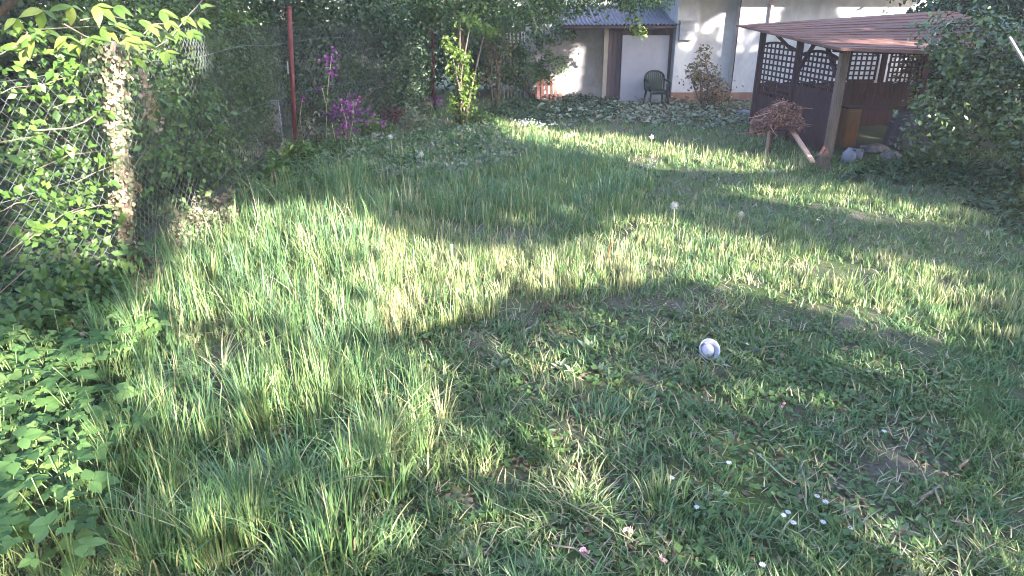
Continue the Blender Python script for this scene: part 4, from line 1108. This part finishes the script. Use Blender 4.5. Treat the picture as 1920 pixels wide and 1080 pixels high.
def place_leaf(name, me, mat, parent, p, direction, normal, size):
    if not me.materials: me.materials.append(mat)
    x = Vector(direction).normalized(); z = Vector(normal); z = (z - x * z.dot(x)).normalized(); y = z.cross(x)
    o = bpy.data.objects.new(name, me); o.parent = parent
    o.matrix_local = Matrix.Translation(Vector(p)) @ Matrix((x, y, z)).transposed().to_4x4() @ Matrix.Scale(size, 4)
    COL.objects.link(o)
    return o
cb = np.array(on_fence(205, 95, .25))
vine = thing("vine_branch", "sunlit vine branch with large pointed yellow green leaves at the top left", "branch", tuple(cb))
mbv = MB()
def vp(px, py, off=.25): return np.array(on_fence(px, py, off)) - cb
for pts in ([(-20, 112), (40, 82), (52, 60)], [(120, 45), (160, 68), (230, 88), (285, 93), (320, 72), (345, 38), (380, 0)], [(150, 38), (200, 28), (250, 40)], [(240, 90), (290, 45), (330, 45)], [(190, 80), (205, 130)], [(60, 245), (130, 240), (160, 228), (178, 215)]):
    mbv.tube([tuple(vp(*p)) for p in pts], .006, 5)
mbv.obj("twig", M['twig'], vine, smooth=True)
VY = [tinted(leaflet_mesh("leaf", b, s), v) for b, s, v in ((.15, .40, .2), (.28, .44, .45), (.05, .38, .7), (.4, .42, 1.0))]
groups_ = [(48, 88, 3), (65, 70, 3), (85, 60, 3), (125, 68, 4), (150, 78, 3), (168, 70, 3), (190, 52, 3), (215, 45, 3), (240, 62, 3), (232, 75, 3), (262, 38, 3), (282, 48, 3), (265, 80, 3), (250, 105, 5), (300, 20, 4), (315, 40, 3), (300, 62, 3), (325, 58, 4),
           (345, 32, 4), (372, 38, 3), (355, 58, 4), (310, 97, 3), (180, 10, 3), (215, 12, 2), (135, 12, 3), (80, 20, 3), (30, 35, 3), (110, 95, 2), (380, 10, 2)]
for (gx, gy, k) in groups_:
    c = vp(gx, gy, random.uniform(.12, .42))
    for i in range(k):
        a = -.9 + 1.8 * i / max(1, k - 1) + random.uniform(-.3, .3)
        side = 1 if gx > 160 else -.3
        d = np.array([.55 * side + .5 * math.sin(a), .7 * side * .4 + .8 * math.sin(a), -.45 * math.cos(a) + random.uniform(-.15, .25)])
        place_leaf("leaf", random.choice(VY), M['leaf_yellow'], vine, c, d, (.35 + random.uniform(-.3, .3), -.5, .8), random.uniform(.12, .20))

# ------------------------------------------------------------------ leafy plants in the left corner (three leaflets to a leaf)
def trifoliate(name, v, aspect=.66):
    V = []; F = []; 
    base = leaflet_mesh("tmp", .16, aspect * .75)
    co = [tuple(x.co) for x in base.vertices]; fc = [tuple(p.vertices) for p in base.polygons]
    for a, s, o in ((0, 1.0, .12), (1.35, .85, .03), (-1.35, .85, .03)):
        b = len(V); c, sn = math.cos(a), math.sin(a)
        V += [((x * s + o) * c - y * s * sn, (x * s + o) * sn + y * s * c, z * s) for x, y, z in co]
        F += [tuple(i + b for i in f) for f in fc]
    bpy.data.meshes.remove(base)
    me = bpy.data.meshes.new(name); me.from_pydata(V, [], F)
    return tinted(me, v)
TRI = [trifoliate("leaf", v, a) for v, a in ((.0, .8), (.12, .95), (.25, .85), (.4, 1.05), (.5, .7), (.62, .9), (.8, 1.0), (1.0, .85))]
TRIS_MAT = leafmat("fresh green leaf", [(0, (.035, .08, .025)), (.5, (.085, .16, .042)), (1, (.16, .24, .07))], .35, .5)
plants = []
for i in range(900):
    px, py = random.uniform(-60, 225), random.uniform(575, 980)
    if len(plants) >= 70: break
    if px > 225 - max(0, (py - 760)) * .5 or (px < 110 and py < 640 and random.random() < .7): continue
    if any(abs(px - a) < 20 and abs(py - b) < 25 for a, b in plants): continue
    plants.append((px, py))
plants += [(250, 575), (270, 600), (150, 1000), (330, 985), (165, 1020), (95, 1040), (20, 1060)]
for (px, py) in plants:
    hgt = random.uniform(.26, .50) if py < 960 else random.uniform(.1, .18)
    q = at(px, py, hgt); b = np.array([q[0], q[1], float(gz(q[0], q[1]))])
    far_ = (px > 230 and py < 620)
    lab = "plant with broad three part leaves in the bright patch at the left edge"
    if far_: lab = "sunlit yellow green seedling where the tall grass meets the fence corner"
    elif py > 960: lab = "small three leaved seedling among the grass at the bottom left"
    t = thing("leafy_plant", lab, "plant", b, group="seedlings at the fence corner" if far_ else "small seedlings at the bottom left" if py > 960 else "leafy plants in the left corner")
    mb = MB(); nl = 7 if py < 960 else 3
    for k in range(nl):
        a = k * 2.4 + random.random(); r = .03 + .12 * (k / nl) + random.uniform(0, .03); z = hgt * random.uniform(.55, 1.0) - (.02 * k / nl)
        tip = np.array([r * math.cos(a), r * math.sin(a), z])
        mb.tube([(0, 0, -.02), tuple(tip * np.array([.35, .35, .6])), tuple(tip)], .003, 4, cap=False)
        place_leaf("leaf", random.choice(TRI if not far_ else TRI[4:]), TRIS_MAT, t, tip, (math.cos(a), math.sin(a), random.uniform(-.25, .15)), (random.uniform(-.3, .4), random.uniform(-.6, .1), 1), random.choice([.035, .045, .055, .065, .08, .095]))
    mb.obj("stem", M['stem'], t)

# broad leafed weeds in the lawn: each leaf a part
WEED = [tinted(leaflet_mesh("leaf", b, s, False), v) for b, s, v in ((.25, .34, .2), (.1, .30, .5), (.4, .38, .9))]
weeds = [(1050, 695, 9, .10), (1075, 705, 9, .10), (1105, 660, 8, .12), (1125, 700, 9, .10), (1145, 710, 8, .09), (1010, 640, 5, .10), (940, 690, 5, .10), (1160, 640, 4, .10), (1250, 640, 5, .10), (1350, 685, 5, .10), (1385, 670, 4, .11),
         (1095, 800, 3, .11), (1220, 755, 4, .10), (1020, 820, 5, .11), (850, 1015, 8, .11), (835, 1035, 7, .10), (880, 1040, 7, .09), (1690, 1000, 7, .10), (1720, 985, 5, .085), (1030, 985, 5, .09), (1230, 1020, 5, .10),
         (1590, 960, 5, .08), (1500, 905, 6, .08), (1340, 930, 5, .09), (700, 870, 4, .12), (670, 850, 3, .14), (960, 780, 4, .10), (1450, 700, 4, .09), (1640, 700, 4, .09), (1560, 800, 5, .09), (1780, 930, 5, .10), (1400, 1000, 5, .09), (960, 1050, 5, .12)]
for i, (px, py, k, s) in enumerate(weeds):
    b = gpt(px, py)
    lab = "broad leafed weed flat in the lawn"
    g = "broad leafed weeds in the lawn"
    if i < 5: lab, g = "pale upright weed leaf cluster in the middle of the lawn", "pale weed leaves left of the round lid"
    elif 14 <= i <= 16: lab, g = "grey green dock rosette at the lower edge of the picture", "dock leaves at the lower edge"
    elif i in (17, 18): lab, g = ("larger of two blue green rosettes in the lower right grass" if i == 17 else "smaller blue green rosette touching the large one in the lower right grass"), "blue green rosettes at the lower right"
    t = thing("weed", lab, "weed", b, group=g)
    for j in range(k):
        a = j * 2.39 + random.random() * .8; up = random.uniform(.15, .9) if i > 4 else random.uniform(.9, 2.2)
        place_leaf("leaf", random.choice(WEED), M['leaf_weed'] if i < 5 or 14 <= i <= 18 else M['leaf_mid'], t, (0, 0, 0), (math.cos(a), math.sin(a), up), (-math.cos(a) * up, -math.sin(a) * up, 1), s * random.uniform(.7, 1.15))

# ------------------------------------------------------------------ flowers
def flower_spike(lab, base, heads, nfl, size, stem_pts, lean_leaf=60, mat='petal_purple', name="flowering_plant", cat="flower"):
    t = thing(name, lab, cat, tuple(base))
    base = np.array(base)
    mb = MB()
    for pts in stem_pts: mb.tube([tuple(np.array(p) - base) for p in pts], .009, 5)
    mb.obj("stem", M['stem_pale'], t, smooth=True)
    P = []
    for (c, r, n) in heads:
        P.append(np.array(c) - base + rng.normal(size=(n, 3)) * np.array(r) * .55)
    P = np.concatenate(P, 0)
    # four petals to a flower
    Q = np.repeat(P, 4, 0); nq = len(Q)
    Nf = np.repeat(norm(unit(len(P)) + np.array([.3, -.9, .4])), 4, 0)
    ref = np.cross(Nf, np.array([.3, .2, 1.0])); ref = norm(ref); w = np.cross(Nf, ref)
    an = np.tile(np.arange(4) * math.pi / 2, len(P))[:, None]
    U = ref * np.cos(an) + w * np.sin(an)
    tint = np.repeat(rng.random(len(P)), 4)
    link("flowers", leaf_mesh("flowers", Q + U * size * .34, Nf + U * .25, np.full(nq, size * .82), tint, .85, .1, U), M[mat], t, kind='stuff')
    if lean_leaf:
        LP = np.concatenate([np.array([np.array(p[0]) + (np.array(p[-1]) - np.array(p[0])) * rng.random() * .8 for _ in range(lean_leaf // len(stem_pts))]) for p in stem_pts], 0) - base
        LP = LP + rng.normal(size=LP.shape) * .07
        link("leaves", leaf_mesh("leaves", LP, unit(len(LP)) + np.array([0, -.3, .8]), rng.uniform(.06, .13, len(LP)), rng.random(len(LP)), .4), M['leaf_mid'], t, kind='stuff')
FY = 13.2
A = lambda x, y, d=0: tuple(atY(x, y, FY + d))
flower_spike("tall purple flower spike reaching above the others by the fence", (A(610, 262)[0], FY, 0), [(A(620, 112), (.17, .12, .13), 34), (A(624, 142), (.10, .1, .16), 18), (A(602, 168), (.08, .06, .06), 8)], 0, .045,
             [[(A(610, 262)[0], FY, 0), A(612, 200), A(616, 150), A(622, 105)], [A(612, 200), A(604, 165)]])
flower_spike("broad cluster of purple flowers below the tall spike", (A(650, 272)[0], FY - .15, 0), [(A(640, 205, -.15), (.24, .16, .18), 60), (A(655, 190, -.15), (.18, .15, .12), 30), (A(665, 205, -.15), (.12, .1, .18), 22), (A(618, 215, -.15), (.09, .08, .10), 16), (A(648, 238, -.15), (.24, .12, .08), 34), (A(690, 215, -.1), (.16, .12, .14), 16), (A(715, 232, -.1), (.14, .1, .10), 10), (A(638, 252, -.15), (.09, .08, .03), 8)], 0, .045,
             [[(A(650, 272)[0], FY - .15, 0), A(650, 230, -.15), A(640, 195, -.15)], [(A(650, 272)[0] + .05, FY - .15, 0), A(662, 225, -.15), A(662, 190, -.15)], [(A(640, 272)[0] - .05, FY - .15, 0), A(622, 230, -.15)]], 90)
flower_spike("small pinkish purple flowers just right of the red post", (A(566, 262)[0], FY + .1, 0), [(A(567, 186, .1), (.06, .05, .05), 10), (A(556, 203, .1), (.05, .05, .03), 5)], 0, .042,
             [[(A(566, 262)[0], FY + .1, 0), A(562, 220, .1), A(567, 185, .1)]], 24)
P3 = atY(808, 190, 18.0)
flower_spike("violet flowers at the foot of the thin far post", (P3[0], 18.0, 0), [(tuple(P3), (.28, .1, .12), 34), (tuple(atY(800, 150, 18.0)), (.12, .1, .12), 6)], 0, .06, [[(P3[0], 18.0, 0), tuple(P3)], [(P3[0] - .1, 18.0, 0), tuple(atY(800, 150, 18.0))]], 40)
p = gpt(988, 246)
flower_spike("clump of tiny bluish white flowers at the edge of the sunlit strip", p, [((p[0], p[1], .2), (.26, .2, .07), 80), ((p[0] + .45, p[1], .14), (.3, .12, .05), 22)], 0, .02, [[tuple(p), (p[0], p[1], .22)], [tuple(p), (p[0] + .15, p[1], .2)], [tuple(p), (p[0] + .4, p[1], .15)]], 60, 'petal_white')
p = gpt(1212, 345)
flower_spike("small spray of white flowers in the shaded grass", p, [((p[0], p[1], .28), (.12, .1, .05), 10)], 0, .02, [[tuple(p), (p[0], p[1], .3)]], 10, 'petal_white')
p = gpt(1528, 425)
flower_spike("few white flowers in the shade of the right lawn", p, [((p[0], p[1], .1), (.10, .1, .03), 6)], 0, .02, [[tuple(p), (p[0], p[1], .1)]], 6, 'petal_white')

def seedhead(px, py, h, r, lab, grp=None):
    q = at(px, py, h); b = (q[0], q[1], float(gz(q[0], q[1])))
    t = thing("seed_head", lab, "dandelion clock", b, group=grp)
    mb = MB(); mb.tube([(0, 0, -.02), (.01, .01, h * .5), (0, 0, h)], .006, 5); mb.obj("stem", M['stem_pale'], t)
    d = unit(70); mb = MB()
    for v in d: mb.tube([(0, 0, h), tuple(np.array([0, 0, h]) + v * r)], [.0015, .004], 3, cap=False)
    mb.lathe([(.001, h - r * .8), (r * .55, h - r * .4), (r * .72, h), (r * .55, h + r * .4), (.001, h + r * .8)], 9)
    mb.obj("fluff", M['fluff'], t)
seedhead(1265, 384, .30, .05, "largest dandelion clock standing at the near edge of the shade")
seedhead(1390, 402, .22, .035, "dandelion clock at the lit edge right of the largest one")
seedhead(732, 256, .42, .05, "dandelion clock among the weeds right of the purple flowers")
seedhead(1450, 300 + 20, .2, .03, "faint seed head in the shade below the twig heap")
seedhead(1222, 258, .25, .045, "seed head rising from the sunlit strip of lawn")
seedhead(1068, 253, .2, .04, "seed head at the left end of the sunlit strip")
seedhead(790, 290, .35, .045, "seed head in the shaded weeds behind the long grass")

def daisies(lst):
    for (px, py) in lst:
        h = random.uniform(.04, .07); q = at(px, py, h); b = (q[0], q[1], float(gz(q[0], q[1])))
        t = thing("daisy", "small white daisy in the lower right lawn", "daisy", b, group="daisies in the lower right lawn")
        mb = MB(); mb.tube([(0, 0, -.02), (0, 0, h)], .002, 4); mb.obj("stem", M['stem'], t)
        k = 10; an = np.arange(k) * 2 * math.pi / k
        U = np.stack([np.cos(an), np.sin(an), np.full(k, .15)], 1)
        link("petals", leaf_mesh("petals", U * .009 + np.array([0, 0, h]), np.tile([[0., -.3, 1.]], (k, 1)) + .0 * U, np.full(k, .016), np.full(k, .9), .6, .05, U), M['petal_white'], t)
daisies([(1467, 975), (1476, 969), (1486, 988), (1531, 935), (1547, 945), (1542, 985), (1594, 996), (1305, 964), (1258, 907), (1428, 1066), (1660, 800), (1365, 880), (1402, 640)])
# pink petals
def petals(px, py, n, r, lab):
    b = gpt(px, py)
    t = thing("fallen_blossom", lab, "blossom", (b[0], b[1], b[2] + .05))
    P = rng.normal(size=(n, 3)) * r * .45 + np.array([0, 0, r * .3])
    link("petals", leaf_mesh("petals", P, unit(n) + np.array([0, -.6, .5]), rng.uniform(.8, 1.3, n) * r, rng.random(n), .85, .2), M['petal_pink'], t)
petals(1176, 1012, 9, .022, "bright pink fallen blossom at the edge of the dark hollow near the bottom")
petals(1095, 1052, 7, .024, "faded pink blossom at the lower edge beside a curved twig")
petals(1466, 771, 7, .02, "pale pink blossom lying in the lawn below the round lid")
petals(1247, 583, 6, .02, "dull pink petals at the shade edge in the middle lawn")
petals(1240, 1068, 5, .02, "small pink petals at the bottom edge right of the twig")
p = gpt(1025, 585)
t = thing("dead_weed", "patch of reddish dead stalks in the middle of the lawn", "dead plant", p)
n = 90
link("stalks", blade_mesh("stalks", np.stack([rng.normal(0, .16, n), rng.normal(0, .1, n), np.zeros(n)], 1), rng.uniform(.05, .16, n), rng.uniform(0, .9, n), rng.uniform(0, .6, n), np.full(n, .007), rng.random(n), 2), M['leaf_maroon'], t, kind='stuff')

# ------------------------------------------------------------------ round pale lid in the grass
b = gpt(1327, 672)
lid = thing("plastic_bowl", "round pale bluish plastic bowl lying tilted in the lawn, open side to the viewer", "bowl", (b[0], b[1], b[2] + .075))
R = Matrix.Rotation(math.radians(52), 3, 'X') @ Matrix.Rotation(math.radians(8), 3, 'Y')
mb = MB(); mb.lathe([(.001, -.05), (.045, -.05), (.052, -.046), (.062, -.02), (.074, .02), (.080, .022), (.083, .018), (.081, .012), (.075, .010), (.064, -.028), (.053, -.055), (.001, -.056)], 40, (0, 0, 0), R)
mb.obj("shell", M['bowl'], lid, smooth=True)
mb = MB(); mb.lathe([(.001, .004), (.040, .002), (.050, -.004), (.052, -.0495)], 32, (-.006, -.004, 0), R)
mb.obj("raised_base", M['bowl'], lid, smooth=True)

# sticks on the lawn
def stick(pts, r, lab, mat='twig', z=.03, forks=()):
    P = [np.array(at(x, y, z + .0)) + np.array([0, 0, float(gz(*at(x, y, z)[:2]))]) for x, y in pts]
    t = thing("stick", lab, "stick", tuple(P[0]))
    mb = MB(); mb.tube([tuple(p - P[0]) for p in P], [r * (1 - .5 * i / (len(P) - 1)) for i in range(len(P))], 6)
    mb.obj("branch", M[mat], t, smooth=True)
    for f in forks:
        Q = [np.array(at(x, y, z + .02)) for x, y in f]
        mb = MB(); mb.tube([tuple(p - P[0]) for p in Q], r * .5, 5); mb.obj("side_twig", M[mat], t, smooth=True)
stick([(1727, 932), (1745, 920), (1766, 905)], .012, "short grey stick lying in the lower right grass", 'twig', .05, [[(1752, 915), (1763, 945)]])
stick([(1400, 655), (1440, 648), (1485, 650)], .006, "thin bluish twig right of the round bowl", 'stone', .05, [[(1408, 632), (1445, 640), (1470, 643)]])
stick([(1030, 1022), (1075, 1030), (1105, 1050), (1125, 1065), (1150, 1080)], .006, "curved pale twig at the bottom edge by the pink blossom", 'twig', .06, [[(1085, 1034), (1115, 1060)]])
stick([(1060, 940), (1120, 975), (1150, 1000)], .004, "straw coloured stalk lying across the lawn above the pink blossom", 'stem_pale', .06)
stick([(1545, 552), (1560, 560), (1572, 566)], .009, "dark short twig at the edge of the foreground shade", 'bark', .05)
stick([(1420, 860), (1470, 905), (1490, 915)], .005, "pale stalk near the bare soil right of the middle", 'stem_pale', .04)
stick([(865, 895), (930, 945), (1000, 975)], .004, "long pale stalk in the centre foreground lawn", 'stem_pale', .05)
stick([(470, 372), (498, 385)], .012, "short pale stick caught in the weeds at the back of the tall grass", 'twig', .25)
stick([(1800, 870), (1818, 857)], .01, "small grey stick at the lower right edge", 'twig', .05)
# upright stakes in the grass
def stake(px, py, h, r, lab, mat, lean=(0, 0)):
    b = gpt(px, py)
    mb = MB(); mb.tube([(0, 0, -.05), (lean[0] * .5, lean[1] * .5, h * .5), (lean[0], lean[1], h)], [r, r * .95, r * .8], 7)
    mb.obj("stake", M[mat], None, loc=b, label=lab, cat="stake")
stake(1136, 500, .26, .010, "orange brown dry stalk standing in the sunlit grass", 'orange', (.04, 0))
stake(848, 500, .24, .013, "short whitish peg standing in the sunlit grass", 'slat', (.0, 0))
# tall flowering weed by the fence and seed stalks
shrub("weed_stalk", "yellow green leafy stalk at the back left beside the fence foot", "plant", tuple(gpt(515, 350)), [(0, 0, .3, .12, .12, .3), (.12, -.02, .2, .14, .12, .16)], 150, .085, 'leaf_bright', 3, seed=61, gap=.1)
n = 130
for i, (poly, cnt, lab) in enumerate((([(690, 400), (1180, 430), (1180, 500), (700, 470)], 110, "slender seed stalks standing over the sunlit grass"), ([(1050, 262), (1500, 300), (1500, 310), (1100, 282)], 90, "seed stalks along the sunlit strip before the shed"))):
    pl = np.array(gpoly(poly)); lo, hi = pl.min(0), pl.max(0)
    X = rng.uniform(lo[0], hi[0], cnt * 8); Y = rng.uniform(lo[1], hi[1], cnt * 8); k = inpoly(X, Y, [tuple(q) for q in pl]); X, Y = X[k][:cnt], Y[k][:cnt]
    m = len(X)
    link("seed_stalks", blade_mesh("seed_stalks", np.stack([X, Y, gz(X, Y)], 1), rng.uniform(.22, .42, m) * (1 if i == 0 else .7), np.abs(rng.normal(.1, .1, m)), np.abs(rng.normal(.1, .1, m)), np.full(m, .008 + .006 * i), rng.uniform(0, .3, m), 3), M['tall'], kind='stuff', label=lab, cat="grass")

# ------------------------------------------------------------------ thin volume added to imitate the lens veil that lifts the shadows
mh = bpy.data.materials.new("haze"); mh.use_nodes = True
nh = mh.node_tree
for nd in list(nh.nodes):
    if nd.type == 'BSDF_PRINCIPLED': nh.nodes.remove(nd)
pv = nh.nodes.new("ShaderNodeVolumePrincipled")
pv.inputs["Color"].default_value = (.93, .90, .97, 1)
pv.inputs["Density"].default_value = .0014
nh.links.new(pv.outputs[0], nh.nodes["Material Output"].inputs["Volume"])
mb = MB(); mb.box((0, 10, 6.3), (100, 80, 14.8)); mb.obj("haze", mh, None, kind='stuff')
